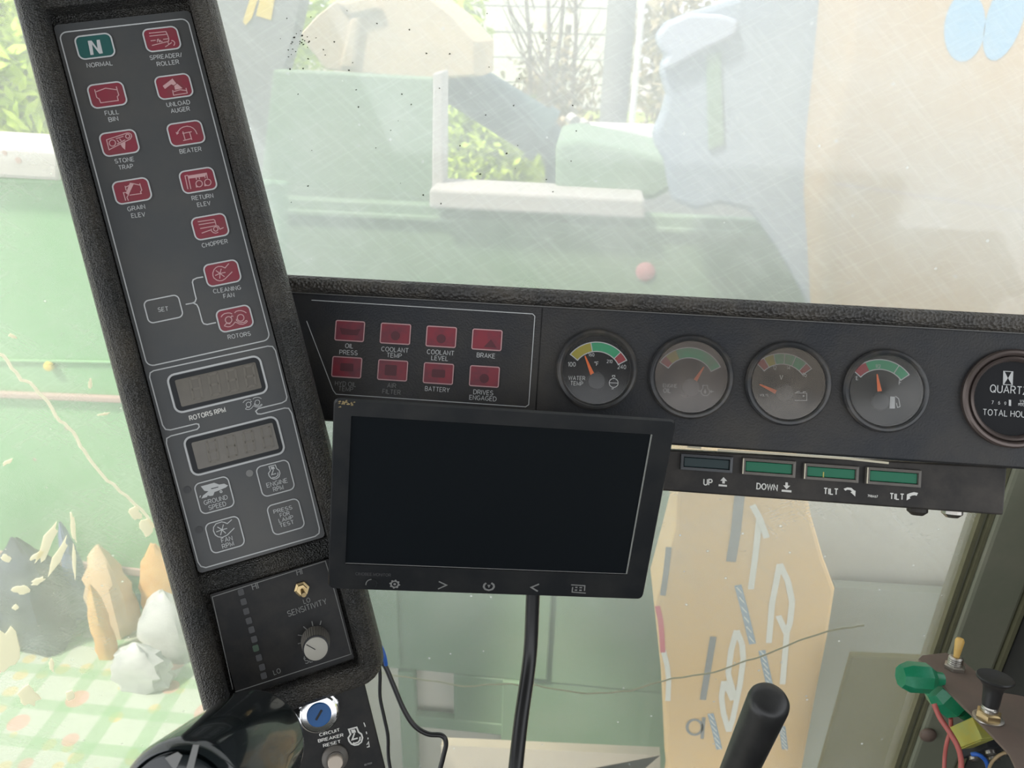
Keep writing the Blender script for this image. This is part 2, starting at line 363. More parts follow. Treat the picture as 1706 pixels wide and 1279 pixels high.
# a plain sans-serif alphabet drawn as strokes (cap height 1)
def _ar(cx, cy, rx, ry, a0, a1, n=9): return [(cx + rx * math.cos(math.radians(a0 + (a1 - a0) * i / n)), cy + ry * math.sin(math.radians(a0 + (a1 - a0) * i / n))) for i in range(n + 1)]
_O = _ar(.36, .5, .36, .5, 90, 450, 20)
GLY = {
 'A': (.68, [[(0, 0), (.34, 1), (.68, 0)], [(.13, .34), (.55, .34)]]), 'B': (.58, [[(0, 0), (0, 1), (.32, 1)] + _ar(.32, .76, .22, .24, 90, -90, 6)[1:] + [(0, .52)], [(.32, .52)] + _ar(.33, .26, .25, .26, 90, -90, 6)[1:] + [(0, 0)]]),
 'C': (.66, [_ar(.36, .5, .36, .5, 45, 315, 14)]), 'D': (.64, [[(0, 0), (0, 1), (.26, 1)] + _ar(.26, .5, .38, .5, 90, -90, 10)[1:] + [(0, 0)]]), 'E': (.52, [[(.52, 1), (0, 1), (0, 0), (.52, 0)], [(0, .52), (.46, .52)]]),
 'F': (.50, [[(.50, 1), (0, 1), (0, 0)], [(0, .5), (.44, .5)]]), 'G': (.70, [_ar(.36, .5, .36, .5, 48, 330, 14) + [(.70, .44), (.40, .44)]]), 'H': (.60, [[(0, 0), (0, 1)], [(.6, 0), (.6, 1)], [(0, .52), (.6, .52)]]),
 'I': (.02, [[(.01, 0), (.01, 1)]]), 'K': (.60, [[(0, 0), (0, 1)], [(.57, 1), (0, .38)], [(.2, .58), (.6, 0)]]), 'L': (.48, [[(0, 1), (0, 0), (.48, 0)]]), 'M': (.74, [[(0, 0), (0, 1), (.37, .12), (.74, 1), (.74, 0)]]),
 'N': (.60, [[(0, 0), (0, 1), (.6, 0), (.6, 1)]]), 'O': (.72, [_O]), 'P': (.56, [[(0, 0), (0, 1), (.3, 1)] + _ar(.3, .73, .26, .27, 90, -90, 7)[1:] + [(0, .46)]]), 'Q': (.72, [_O, [(.44, .26), (.70, -.04)]]),
 'R': (.60, [[(0, 0), (0, 1), (.32, 1)] + _ar(.32, .74, .25, .26, 90, -90, 7)[1:] + [(0, .48)], [(.32, .48), (.6, 0)]]), 'S': (.58, [_ar(.29, .74, .27, .26, 35, 265, 10) + _ar(.29, .25, .29, .25, 85, -155, 10)]),
 'T': (.60, [[(0, 1), (.6, 1)], [(.3, 1), (.3, 0)]]), 'U': (.60, [[(0, 1)] + _ar(.3, .3, .3, .3, 180, 360, 9) + [(.6, 1)]]), 'V': (.64, [[(0, 1), (.32, 0), (.64, 1)]]), 'W': (.92, [[(0, 1), (.22, 0), (.46, .95), (.70, 0), (.92, 1)]]),
 'X': (.6, [[(0, 0), (.6, 1)], [(.6, 0), (0, 1)]]), 'Y': (.62, [[(0, 1), (.31, .45), (.62, 1)], [(.31, .45), (.31, 0)]]), 'Z': (.56, [[(0, 1), (.56, 1), (0, 0), (.56, 0)]]), '/': (.3, [[(0, -.05), (.3, 1.05)]]), '-': (.3, [[(0, .45), (.3, .45)]]),
 '0': (.52, [_ar(.26, .5, .26, .5, 90, 450, 16)]), '1': (.22, [[(0, .78), (.2, 1), (.2, 0)]]), '2': (.5, [_ar(.25, .73, .25, .27, 160, -35, 8) + [(0, 0), (.5, 0)]]), '3': (.5, [_ar(.24, .75, .24, .25, 150, -80, 8) + _ar(.25, .26, .25, .26, 80, -150, 9)]),
 '4': (.54, [[(.4, 0), (.4, 1), (0, .28), (.54, .28)]]), '5': (.5, [[(.46, 1), (.07, 1), (.02, .5)] + _ar(.24, .32, .26, .32, 120, -140, 9)]), '6': (.52, [_ar(.27, .32, .25, .32, 180, 540, 14) + [(.06, .62), (.40, 1)]]), '7': (.5, [[(0, 1), (.5, 1), (.16, 0)]]),
 '8': (.5, [_ar(.25, .75, .21, .25, -90, 270, 12), _ar(.25, .26, .25, .25, 90, 450, 12)]), '9': (.52, [_ar(.25, .68, .25, .32, 0, 360, 14) + [(.46, .38), (.12, 0)]]), '\u00b0': (.2, [_ar(.1, .88, .1, .12, 0, 360, 10)])}
for c_ in 'abcdefghijklmnopqrstuvwxyz':
    if c_.upper() in GLY: w_, p_ = GLY[c_.upper()]; GLY[c_] = (w_ * .72, [[(x * .72, y * .72) for x, y in q] for q in p_])
_tc = {}
def glyphs(t, bold):
    k = (t, bold)
    if k not in _tc:
        mb = MB(); x = 0; w = .20 if bold else .135
        for ch in t:
            if ch == ' ': x += .34; continue
            gw, ps = GLY[ch]
            for p in ps: mb.stroke([(a + x, b) for a, b in p], w, len(mb.v) % 97, len(p) > 3 and math.dist(p[0], p[-1]) < 1e-6)
            x += gw + .24
        _tc[k] = ([(v[0] * .7, v[1] * .7, v[2] * 1e-6) for v in mb.v], mb.f)
    return _tc[k]
def text_scale(F, c, h=.0004):
    ks = []
    for t, p0, p1 in c:
        vs, _ = glyphs(t, False); a = np.array(F.uv(*p0, h)); b = np.array(F.uv(*p1, h)); ks.append(np.linalg.norm(b - a) / (max(v[0] for v in vs) - min(v[0] for v in vs)))
    return sorted(ks)[len(ks) // 2] if len(ks) % 2 else sum(ks) / len(ks)
def texts(mb, F, c, h=.0004, bold=False, ks=None):
    k = ks or text_scale(F, c, h)
    for t, a, b in c: text(mb, F, t, a, b, h, bold, 1.0, k)
    return mb
def text(mb, F, t, p0, p1, h=.0004, bold=False, stretch=1.0, kh=None):
    """flat lettering whose baseline runs from photographed point p0 to p1 on the panel"""
    a = np.array(F.uv(*p0, h)); b = np.array(F.uv(*p1, h)); vs, fs = glyphs(t, bold)
    x0 = min(v[0] for v in vs); x1 = max(v[0] for v in vs); L = np.linalg.norm(b - a); k = L / (x1 - x0)
    ex = (b - a) / L; ey = np.array([-ex[1], ex[0]])
    mb.add([tuple(a + ex * (v[0] - x0) * k + ey * v[1] * (kh or k) * stretch) + (h + v[2],) for v in vs], fs); return mb
def zm(x0, y0, s): return lambda x, y: (x0 + x / s, y0 + y / s)
def strokes(mb, F, z, paths, w, h=.0005):
    for i, p in enumerate(paths):
        pts = [F.uv(*z(*q), h) for q in p]; cl = len(p) > 2 and p[0] == p[-1]
        mb.stroke(pts, w, h + i * .00001, cl)
    return mb
def fills(mb, F, z, polys, h=.0005):
    for p in polys: mb.prism([F.uv(*z(*q), h) for q in p], h - .0002, h)
    return mb
def zcirc(c, r, n=16): return [(c[0] + r * math.cos(2 * PI * i / n), c[1] + r * math.sin(2 * PI * i / n)) for i in range(n + 1)][:-1] + [(c[0] + r, c[1])]

# ------------------------------------------------------------------ the cab shell and panes
def struct(name, mb, m, parent=None, **k):
    o = obj(name, mb, m, parent, **k)
    if parent is None: o['kind'] = 'structure'
    return o
GY = .68
struct('floor', MB().box((-1.0, -1.1, 1.72), (.95, GY + .03, 1.78)), 'wallg')
struct('ceiling', MB().box((-1.0, -1.1, 3.62), (.95, GY + .12, 3.68)), 'wallg')
struct('wall_back', MB().box((-1.0, -1.12, 1.78), (.95, -1.06, 2.62)), 'wallg')
# windscreen pane and left pane
gx0, gx1 = -.42, .47
GF = vert(GY, (0, 2.6))
w1 = struct('window_1', MB().box((gx0, -.62, -.003), (gx1, 1.02, .003)), 'glass', frame=GF)
LF = Frame((gx0 - .004, GY, 2.6), (.93, .36, 0), (0, 0, 1))          # left pane turns back towards the cab side
w2 = struct('window_2', MB().box((-.75, -.62, -.003), (-.004, 1.02, .003)), 'glassl', frame=LF)
struct('wall_front', MB().box((-1.0, GY - .03, 1.78), (.95, GY + .03, 1.975)), 'wallg')
def wavy(pts, n=4, a=1.6):
    out = []
    for i in range(len(pts) - 1):
        for k in range(n):
            t = k / n; out.append((pts[i][0] * (1 - t) + pts[i + 1][0] * t, pts[i][1] * (1 - t) + pts[i + 1][1] * t + rng.uniform(-a, a)))
    out.append(pts[-1]); return out
def pane_line(F, pts, w, parent, m, name, h=.0045):
    mb = MB(); mb.stroke([F.uv(x, y, h) for x, y in pts], w, h); mb.stroke([F.uv(x, y, h) for x, y in pts], w * .8, h - .0008); return obj(name, mb, m, parent)
pane_line(GF, wavy([(632, 1120), (690, 1130), (770, 1143), (850, 1140), (905, 1143), (980, 1157), (1050, 1152), (1120, 1130), (1190, 1120), (1260, 1095), (1330, 1068), (1395, 1048), (1440, 1042)]), .0018, w1, 'crackthin', 'crack')
pane_line(LF, wavy([(-10, 580), (12, 602), (35, 630), (58, 645), (80, 672), (100, 700), (122, 722), (140, 752), (168, 790), (200, 818), (235, 850), (262, 880)], 3, 3), .0035, w2, 'mudthin', 'crack')
def blob(F, c, rx, ry, ang, n=14, jit=.3, h=.0045):
    pts = []
    for i in range(n):
        a = 2 * PI * i / n; r = 1 + rng.uniform(-jit, jit); x = rx * r * math.cos(a); y = ry * r * math.sin(a)
        pts.append(F.uv(c[0] + x * math.cos(ang) - y * math.sin(ang), c[1] + x * math.sin(ang) + y * math.cos(ang), h))
    return pts
sm_ = MB()
for (c, rx, ry, a) in [((78, 905), 34, 9, -1.15), ((98, 925), 32, 7, -1.1), ((62, 925), 12, 5, -.5), ((122, 880), 24, 4, -1.7), ((124, 935), 30, 3, -1.6), ((64, 968), 12, 5, -.3),
                       ((10, 930), 8, 5, .4), ((36, 983), 14, 7, 0), ((48, 1160), 18, 16, .2), ((86, 1108), 4, 10, -.2), ((118, 1158), 7, 9, 0), ((12, 1080), 22, 34, 0), ((20, 560), 8, 3, .5), ((25, 1012), 5, 5, 0),
                       ((12, 770), 9, 3, -.5), ((150, 640), 3, 8, 0), ((172, 690), 10, 2, -.2), ((245, 880), 14, 12, .9), ((225, 855), 12, 8, .9)]:
    sm_.prism(blob(LF, c, rx, ry, a), .0038, .0046)
obj('dried_smear', sm_, 'mudthin', w2)['kind'] = 'stuff'
sp = MB()
for _ in range(70):
    x, y = rng.uniform(480, 960), rng.uniform(0, 340) ** 1.0
    if rng.random() < .45: x, y = 505 + rng.gauss(0, 16), 75 + rng.gauss(0, 18)
    r = rng.uniform(.5, 1.3); sp.prism(blob(GF, (x, y), r * 1.3, r, rng.uniform(0, 3), 6, .4), .0036, .0046)
obj('dirt_specks', sp, 'speck', w1)['kind'] = 'stuff'

# right post with its seal strips
p0 = at_y(1625, 858, GY - .02)
px_l = .407; pw = .052
struct('trim_1', MB().box((px_l + .012, GY - .018, 1.72), (px_l + .062, GY + .03, 3.62)), 'postg', bev=.004)
t2 = struct('trim_2', MB().box((px_l, GY - .010, 1.72), (px_l + .0045, GY + .012, 3.62)), 'seal')
obj('seal_lip', MB().box((px_l + .0045, GY - .007, 1.72), (px_l + .008, GY + .012, 3.62)), 'postg', t2)
obj('seal_lip', MB().box((px_l + .008, GY - .013, 1.72), (px_l + .0115, GY + .012, 3.62)), 'seal', t2)
struct('trim_3', MB().box((px_l + .0625, GY - .022, 1.72), (px_l + .0665, GY + .03, 3.62)), 'seal')
wr = struct('wall_right', MB().box((px_l + .068, -.25, 1.78), (px_l + .12, GY + .03, 2.66)), 'wallg')
bo = at_y(1546, 1224, GY - .02)
o = obj('bolt_head', MB().lathe([(.009, 0), (.009, .003), (.006, .006), (.0001, .0068)], n=14), 'plateb', None, 40, Frame((bo[0], GY - .0185, bo[2]), (1, 0, 0), (0, 0, 1)))
o.parent = bpy.data.objects['trim_1']; o['label'] = 'rusty round bolt head'

# ------------------------------------------------------------------ pillar console
F = PIL
console = thing('pillar_console', 'black grained pillar console of red warning lamps and rotor rpm displays, left of the dashboard', 'instrument panel', F)
def ring_rounded(u0, v0, u1, v1, d, r, seg=6): return rrect(u0 - d, v0 - d, u1 + d, v1 + d * 5, max(r + d, .0005), seg)
hb = MB()
U0, U1, V0, V1 = -.0035, .0835, -.4555, .0125
prof = [(0, -.004), (0, .0085), (.0012, .0108), (.004, .0128), (.008, .0132), (.012, .0118), (.0155, .0075), (.0175, .001), (.0182, -.012), (.016, -.05)]
hb.loft([[(p[0], p[1], h) for p in ring_rounded(U0, V0, U1, V1, d, .002)] for d, h in prof], True, False, True)
# middle bar between the two panels, with sloping faces
hb.loft([[(U0 - .003, y, h), (U1 + .003, y, h)] for y, h in ((-.3655, -.004), (-.3668, .0015), (-.370, .0042), (-.3755, .0045), (-.3785, .0028), (-.3795, -.004))], False, False, False)
hb.box((U0, V0, -.03), (U1, V1, -.003))
obj('housing', hb, 'housing', console, 50)
obj('label_plate', MB().prism(rrect(-.0025, -.3652, .0825, .0055, .003), -.0032, 0), 'label', console)
W1 = .00085
def border(Fm, q, r, w, parent, name='outline', m='print', h=.0004):
    u0, v0, u1, v1 = quad_uv(Fm, q); mb = MB(); mb.stroke(rrect(u0, v0, u1, v1, r), w, h, True); return obj(name, mb, m, parent)
border(F, [(99, 55), (313, 31), (450, 565.5), (245, 611)], .0045, .0008, console, 'section_outline')
P2 = [(426.1, 684.7), (430.5, 680.5), (437.5, 678.7), (470, 670.8), (476.5, 667), (478, 661), (459, 584), (454, 577), (446, 576.5), (256, 617.5), (250.5, 621), (249.5, 628), (271, 708), (276, 715), (284, 716), (326.8, 705.7), (331, 706.5), (332, 711), (328.5, 715),
      (285, 726), (278, 730), (277.5, 738), (330, 936), (335, 943), (343, 945), (525, 893), (531.5, 888), (532, 880), (486, 688), (481, 680), (474, 679.5), (435, 689.5), (429, 689.3)]
obj('section_outline', MB().stroke([F.uv(*p) for p in P2], .0008, .0004, True), 'print', console)

lamp_q = dict(
 normal=[(125, 62), (184.8, 56.3), (192.4, 93.3), (132.6, 100.9)], spreader=[(238.7, 50.8), (294.6, 44.4), (302, 81.4), (244.6, 88)],
 full=[(146, 143.4), (204.9, 136.3), (212.3, 175), (153.5, 181.4)], unload=[(258.3, 129.7), (315.1, 123), (322.2, 160.4), (264.8, 166.7)],
 stone=[(166.9, 224), (225.7, 215.6), (232.7, 254.4), (172.5, 261.4)], beater=[(278, 208.3), (335, 200.6), (342.2, 237.5), (285.5, 245)],
 grain=[(187.6, 304.6), (246.4, 295.8), (253.5, 332.5), (194.3, 341.3)], ret=[(299, 287), (355, 278.5), (362, 315.4), (305, 323)],
 chopper=[(319.4, 364), (375, 355.5), (382, 392.3), (325.4, 400.4)], fan=[(339.2, 442), (395.4, 432.5), (402, 468.7), (346, 478)],
 rotors=[(360, 517.6), (415.7, 508), (422.7, 543.7), (366.8, 553.9)], setb=[(240, 501), (297.5, 491), (305.3, 528.5), (246.8, 538.3)])
zi = dict(full=zm(120, 130, 14.2), spreader=zm(220, 30, 14.2), unload=zm(250, 110, 14.2), stone=zm(150, 210, 14.2), beater=zm(270, 190, 14.2), grain=zm(170, 280, 14.2),
          ret=zm(280, 270, 14.2), chopper=zm(300, 350, 14.2), fan=zm(320, 430, 14.2), rotors=zm(340, 500, 14.2), normal=zm(20, 0, 8.525))
FANP = [[(870, 125), (780, 230), (700, 195), (620, 195), (565, 222), (520, 270), (490, 350), (495, 420), (520, 470), (580, 515), (640, 535), (710, 530), (780, 490), (950, 320)],
        [(660, 360), (690, 250)], [(660, 360), (560, 290)], [(660, 360), (545, 410)], [(660, 360), (655, 480)], [(660, 360), (770, 440)], [(660, 360), (790, 335)]]
ROTP = [[(400, 400), (430, 355), (480, 318), (560, 300), (620, 303), (665, 325)], [(720, 300), (760, 262), (820, 245), (880, 245), (945, 265), (1000, 300)], zcirc((580, 465), 78), zcirc((865, 415), 80),
        [(640, 400), (655, 370), (690, 380)], [(480, 590), (485, 610), (560, 630), (620, 622), (680, 585), (735, 515), (770, 530), (840, 565), (920, 568), (985, 540), (1020, 505), (1010, 480), (985, 485), (960, 520), (860, 530), (790, 505)],
        [(490, 590), (530, 545), (620, 560)], [(770, 440), (765, 480), (800, 495)]]
icon = dict(
 normal=([], [[(1075, 580), (1130, 575), (1215, 690), (1200, 568), (1245, 563), (1290, 755), (1240, 762), (1135, 625), (1160, 775), (1115, 780)]]),
 full=([[(535, 270), (585, 460), (640, 490), (680, 585), (1095, 530), (1070, 440), (1105, 400), (1045, 200)], [(565, 325), (790, 240), (1055, 275)]], []),
 spreader=([[(400, 360), (800, 320), (840, 400), (872, 500), (865, 550), (470, 650)], [(410, 430), (820, 385)], [(440, 540), (560, 525)], [(735, 505), (860, 490)], [(600, 500), (600, 575)], [(615, 490), (655, 575)], [(660, 560), (665, 530), (690, 560), (725, 555)],
   [(930, 530), (975, 540), (1008, 575), (1010, 615), (985, 655)], [(785, 685), (940, 580)], [(850, 575), (870, 620)]], []),
 unload=([[(535, 570), (555, 690), (880, 640), (850, 520)], [(560, 605), (710, 560), (860, 580)]], [[(300, 470), (530, 295), (620, 410), (560, 455), (500, 430), (350, 540)], [(640, 415), (770, 525), (590, 560), (570, 470)]]),
 stone=([[(390, 325), (870, 165), (930, 165), (975, 195), (985, 245), (950, 305), (450, 560), (390, 325)], zcirc((530, 400), 75), zcirc((890, 240), 48), [(610, 300), (790, 240)], [(640, 425), (830, 325)], [(640, 330), (680, 380)], [(700, 300), (740, 350)]], [[(720, 430), (835, 380), (830, 560), (760, 500)]]),
 beater=([[(830, 475), (790, 390), (740, 335), (670, 298), (590, 287), (500, 305), (430, 345), (365, 430)], [(490, 410), (550, 620)], [(480, 460), (700, 415)], [(650, 430), (705, 610)], [(500, 628), (690, 580)]], [[(320, 425), (405, 440), (350, 490)]]),
 grain=([[(545, 420), (570, 530)], [(560, 450), (660, 400)], [(745, 370), (890, 400)], [(890, 360), (940, 520), (910, 560), (930, 600), (650, 640)], [(560, 770), (505, 580), (570, 575)], [(625, 770), (590, 690), (630, 620)]], [[(660, 345), (755, 360), (625, 640), (560, 590)]]),
 ret=([[(470, 640), (400, 325), (470, 310)], [(540, 635), (470, 320)], [(905, 250), (930, 380)], [(665, 370), (672, 415)], [(735, 350), (745, 405)], [(870, 330), (880, 380)], zcirc((735, 510), 76), zcirc((940, 478), 76), [(665, 540), (670, 590), (720, 580)], [(870, 510), (870, 560), (920, 550)]], [[(465, 320), (905, 250), (885, 335), (485, 392)]]),
 chopper=([[(420, 275), (790, 220), (822, 240), (850, 350)], [(440, 345), (820, 285)], [(475, 435), (860, 365), (905, 380), (945, 450), (1030, 410)], [(510, 545), (720, 470)], zcirc((845, 445), 52), [(735, 440), (740, 490), (785, 530), (845, 545), (905, 520)]], []),
 fan=(FANP, []), rotors=(ROTP, []))
for k, q in lamp_q.items():
    u0, v0, u1, v1 = quad_uv(F, q)
    if k == 'setb':
        border(F, q, .0032, .0008, console, 'button_outline'); continue
    lw = obj('lamp_window', MB().prism(rrect(u0, v0, u1, v1, .0036), .0001, .0007), 'green' if k == 'normal' else 'red', console)
    if k == 'normal': lw['label'] = 'green lamp window with a letter N'
    rim = MB().stroke(rrect(u0, v0, u1, v1, .0036), .00095, .0010, True); obj('lamp_rim', rim, 'print', lw)
    st, fl = icon[k]; mb = MB(); strokes(mb, F, zi[k], st, .0006, .0010); fills(mb, F, zi[k], fl, .0010)
    obj('lamp_symbol', mb, 'print' if k == 'normal' else 'redicon', lw)
caps = [
 [('NORMAL', (145, 112.6), (187.7, 108.5))], [('SPREADER/', (250.4, 99.7), (303.8, 94.4)), ('ROLLER', (262, 110.3), (299, 106))],
 [('FULL', (175.2, 192), (198.2, 189.5)), ('BIN', (181.6, 202.9), (197.8, 200.4))], [('UNLOAD', (278.2, 178), (317.3, 173)), ('AUGER', (285.2, 188.2), (316.9, 184))],
 [('STONE', (191.9, 272), (223.6, 268)), ('TRAP', (198.6, 282.7), (222.5, 279.7))], [('BEATER', (299.9, 255.8), (336.2, 251))],
 [('GRAIN', (213, 351.8), (242.5, 347)), ('ELEV', (219.3, 362.7), (242.5, 360))], [('RETURN', (320, 333.7), (356, 328.8)), ('ELEV', (329.3, 344.6), (351.5, 341))],
 [('CHOPPER', (337, 412.3), (380, 404.5))], [('CLEANING', (355.6, 488.5), (402, 481.7)), ('FAN', (372.8, 496.8), (391, 494))], [('ROTORS', (380, 564.8), (418.2, 558.5))], [('SET', (263.7, 519.3), (280.6, 517.2))]]
CK = .92 * float(np.median([text_scale(F, c) for c in caps[:-1]]))
for c in caps:
    obj('caption', texts(MB(), F, c, ks=CK), 'print', console)
br = MB()
for p in ([(309.5, 507), (320, 505), (325, 503), (327, 497.6), (324, 486), (320.7, 470), (322, 466), (328.5, 463), (338.7, 461.3)], [(316, 505.8), (322, 504.7), (328, 507.5), (331, 513), (337, 535.5), (339.5, 539.2), (345, 540.5), (360, 537.3)]):
    br.stroke([F.uv(*q) for q in p], .0008, .0004)
obj('bracket_line', br, 'print', console)
# the two displays
SEG = {'a': ((0, 2), (1, 2)), 'b': ((1, 2), (1, 1)), 'c': ((1, 1), (1, 0)), 'd': ((0, 0), (1, 0)), 'e': ((0, 1), (0, 0)), 'f': ((0, 2), (0, 1)), 'g': ((0, 1), (1, 1))}
for q in ([(276.9, 626), (432, 591.8), (446.9, 653), (294.4, 688)], [(305.2, 730), (461.7, 692.2), (473.9, 754.3), (321.4, 792.6)]):
    u0, v0, u1, v1 = quad_uv(F, q)
    dp = obj('display', MB().prism(rrect(u0 + .0012, v0 + .0012, u1 - .0012, v1 - .0012, .003), .0001, .0005), 'deep', console)
    obj('display_rim', MB().stroke(rrect(u0, v0, u1, v1, .0048), .0013, .0008, True), 'print', dp)
    obj('display_glass', MB().prism(rrect(u0 + .0042, v0 + .0035, u1 - .0034, v1 - .004, .001), .0005, .0009), 'lcd', dp)
    for k in range(4):
        cx = u0 + .0125 + k * (u1 - u0 - .021) / 3.35; w, h = .0058, (v1 - v0) * .27; cy = v0 + .0062; mb = MB()
        for a, b in SEG.values(): mb.stroke([(cx + a[0] * w + a[1] * .0006, cy + a[1] * h), (cx + b[0] * w + b[1] * .0006, cy + b[1] * h)], .0015, .0011)
        obj('digit', mb, 'digit', dp)
mb = MB(); text(mb, F, 'ROTORS RPM', (316, 700.3), (376.7, 685.5), bold=True); obj('caption', mb, 'printwhite', console)
zr = lambda x, y: (421 + (x - 715) / 19.5, 672 + (y - 440) / 19.5 - (x - 715) * .003)
obj('rotor_symbol', strokes(MB(), F, zr, ROTP, .0004, .0005), 'print', console)
btn = dict(ground=[(324.2, 806.4), (379.5, 792), (391, 841.6), (335, 857.5)], engine=[(426.9, 778), (479.7, 764.6), (491.3, 813.5), (437.5, 828.3)],
           fanr=[(341.7, 873.5), (396.2, 857.6), (408.6, 905.7), (353.4, 923.3)], press=[(444.2, 843.3), (496.8, 828.5), (507.6, 877), (456.3, 891.9)])
bcap = dict(ground=[('GROUND', (340.4, 841), (379.9, 830.7)), ('SPEED', (348.5, 849.4), (377.4, 841.6))], engine=[('ENGINE', (444.9, 812), (479.4, 803)), ('RPM', (455.8, 818.8), (473, 814.6))],
            fanr=[('FAN', (369.3, 904), (388, 899.3)), ('RPM', (371, 914), (390.4, 908))], press=[('PRESS', (456.3, 855.5), (487.4, 847.4)), ('FOR', (467, 861.5), (483.3, 857)), ('LAMP', (465, 870.3), (489.3, 863.6)), ('TEST', (467, 878.4), (490, 871.7))])
ENGP = ([[(575, 335), (540, 240), (690, 200), (725, 290), (780, 330), (802, 400), (780, 480), (720, 528), (650, 538), (590, 515), (545, 460), (530, 400), (575, 335)], [(650, 310), (605, 435), (710, 405)], [(755, 380), (752, 440), (715, 485), (650, 505), (620, 495)]], [[(580, 250), (660, 240), (680, 295), (600, 315)]])
bic = dict(ground=(zm(320, 780, 14.2), [zcirc((685, 550), 24), [(200, 640), (185, 690)]], [[(205, 425), (520, 340), (640, 382), (760, 362), (850, 405), (800, 450), (640, 520), (530, 560), (500, 640), (430, 655), (370, 640), (350, 680), (220, 715), (260, 640), (390, 540), (290, 530)]]),
           engine=(zm(410, 760, 14.2), *ENGP),
           fanr=(zm(320, 850, 8.525), [[(565, 130), (500, 188), (460, 170), (420, 163), (340, 190), (305, 240), (303, 290), (330, 348), (370, 375), (430, 383), (500, 350), (600, 250)]] + [[(425, 275), e] for e in ((445, 200), (360, 235), (345, 305), (405, 352), (480, 325), (498, 255))], []), press=None)
for k, q in btn.items():
    u0, v0, u1, v1 = quad_uv(F, q)
    b = obj('membrane_button', MB().prism(rrect(u0, v0, u1, v1, .0036), .0001, .0004), 'label', console)
    obj('button_outline', MB().stroke(rrect(u0, v0, u1, v1, .0036), .0008, .0008, True), 'print', b)
    obj('caption', texts(MB(), F, bcap[k], .0007, ks=text_scale(F, bcap[k]) * (.82 if k == 'press' else .95)), 'print', b)
    if bic[k]:
        z, st, fl = bic[k]; mb = MB(); strokes(mb, F, z, st, .0006, .0008); fills(mb, F, z, fl, .0008); obj('button_symbol', mb, 'print', b)
        if k == 'ground': obj('arrow_mark', strokes(MB(), F, z, [[(450, 485), (620, 440)]], .0005, .0010), 'black', b)
for (x, y), m in (((415.9, 788), 'printdim'), ((312, 815.8), 'printfaint'), ((331.7, 882.5), 'printfaint')):
    obj('indicator_dot', MB().prism(circle(F.uv(x, y), .0024, 16), .0001, .0005), m, console)
# sensitivity panel
obj('sensitivity_plate', MB().prism(rrect(.0008, -.4535, .0808, -.3808, .001), -.0034, 0), 'plate', console)
obj('plate_outline', MB().stroke([F.uv(*p) for p in ((388, 1148), (353.5, 994), (542, 934), (558, 987), (585, 1089), (392, 1152))], .0006, .0004), 'printdim', console)
zs = zm(340, 920, 5.683); mb = MB()
for t, a, b in (('HI', (460, 357), (520, 338)), ('HI', (880, 218), (935, 203)), ('LO', (945, 487), (1010, 465)), ('SENSITIVITY', (797, 608), (1167, 483)), ('LO', (662, 1160), (730, 1135)), ('SET', (958, 1055), (1075, 1018))):
    obj('caption', text(MB(), F, t, zs(*a), zs(*b)), 'printdim', console)
for p in ([(1020, 650), (1030, 695)], [(1108, 645), (1098, 685)], [(940, 700), (980, 735)], [(888, 780), (935, 787)], [(888, 863), (935, 850)], [(952, 975), (945, 1010)]):
    mb.stroke([F.uv(*zs(*q)) for q in p], .0006, .0004)
obj('dial_ticks', mb, 'printdim', console)
for i, (x, y) in enumerate(((350, 375), (375, 465), (400, 555), (425, 645), (450, 730), (475, 820), (490, 905), (520, 995), (550, 1085), (565, 1165))):
    u, v = F.uv(*zs(x, y)); obj('level_lamp', MB().prism(rrect(u - .0019, v - .0022, u + .0019, v + .0022, .0008), .0001, .0005), mat('dim green lamp', (.05, .085, .055), .5) if i == 6 else 'printfaint', console)
u, v = F.uv(*zs(925, 340)); ts = obj('toggle_switch', MB().lathe([(.0052, 0), (.0052, .0022), (.0036, .0026), (.0034, .005), (.001, .005)], (u, v), 6), 'brass', console); ts['label'] = 'small brass toggle switch'
obj('switch_lever', MB().tube([(u, v, .004), (u + .0005, v - .001, .009), (u + .001, v - .002, .0125)], [.0012, .0014, .0017]), 'brass', ts)
u, v = F.uv(525.6, 1066)
kb = MB(); n = 72
def kring(r, h, rib): return [(u + (r - (rib if i % 2 else 0)) * math.cos(2 * PI * i / n), v + (r - (rib if i % 2 else 0)) * math.sin(2 * PI * i / n), h) for i in range(n)]
kb.loft([kring(.0098, .0002, 0), kring(.0098, .002, .0003), kring(.0088, .017, .0004), kring(.0082, .0185, 0)], True, False, True)
kn = obj('sensitivity_knob', kb, 'knobskirt', console); kn['label'] = 'grey ribbed round knob'
obj('knob_ring', MB().lathe([(.0087, .0178), (.0087, .0190), (.0078, .0192)], (u, v), 40, False, True), 'black', kn, 40)
obj('knob_cap', MB().lathe([(.0077, .0190), (.0077, .0198), (.0072, .0201)], (u, v), 40, False, True), 'knobface', kn, 40)
obj('pointer_line', MB().stroke([(u - .0004, v - .0002), (u - .0052, v + .005)], .0006, .0204), 'black', kn)

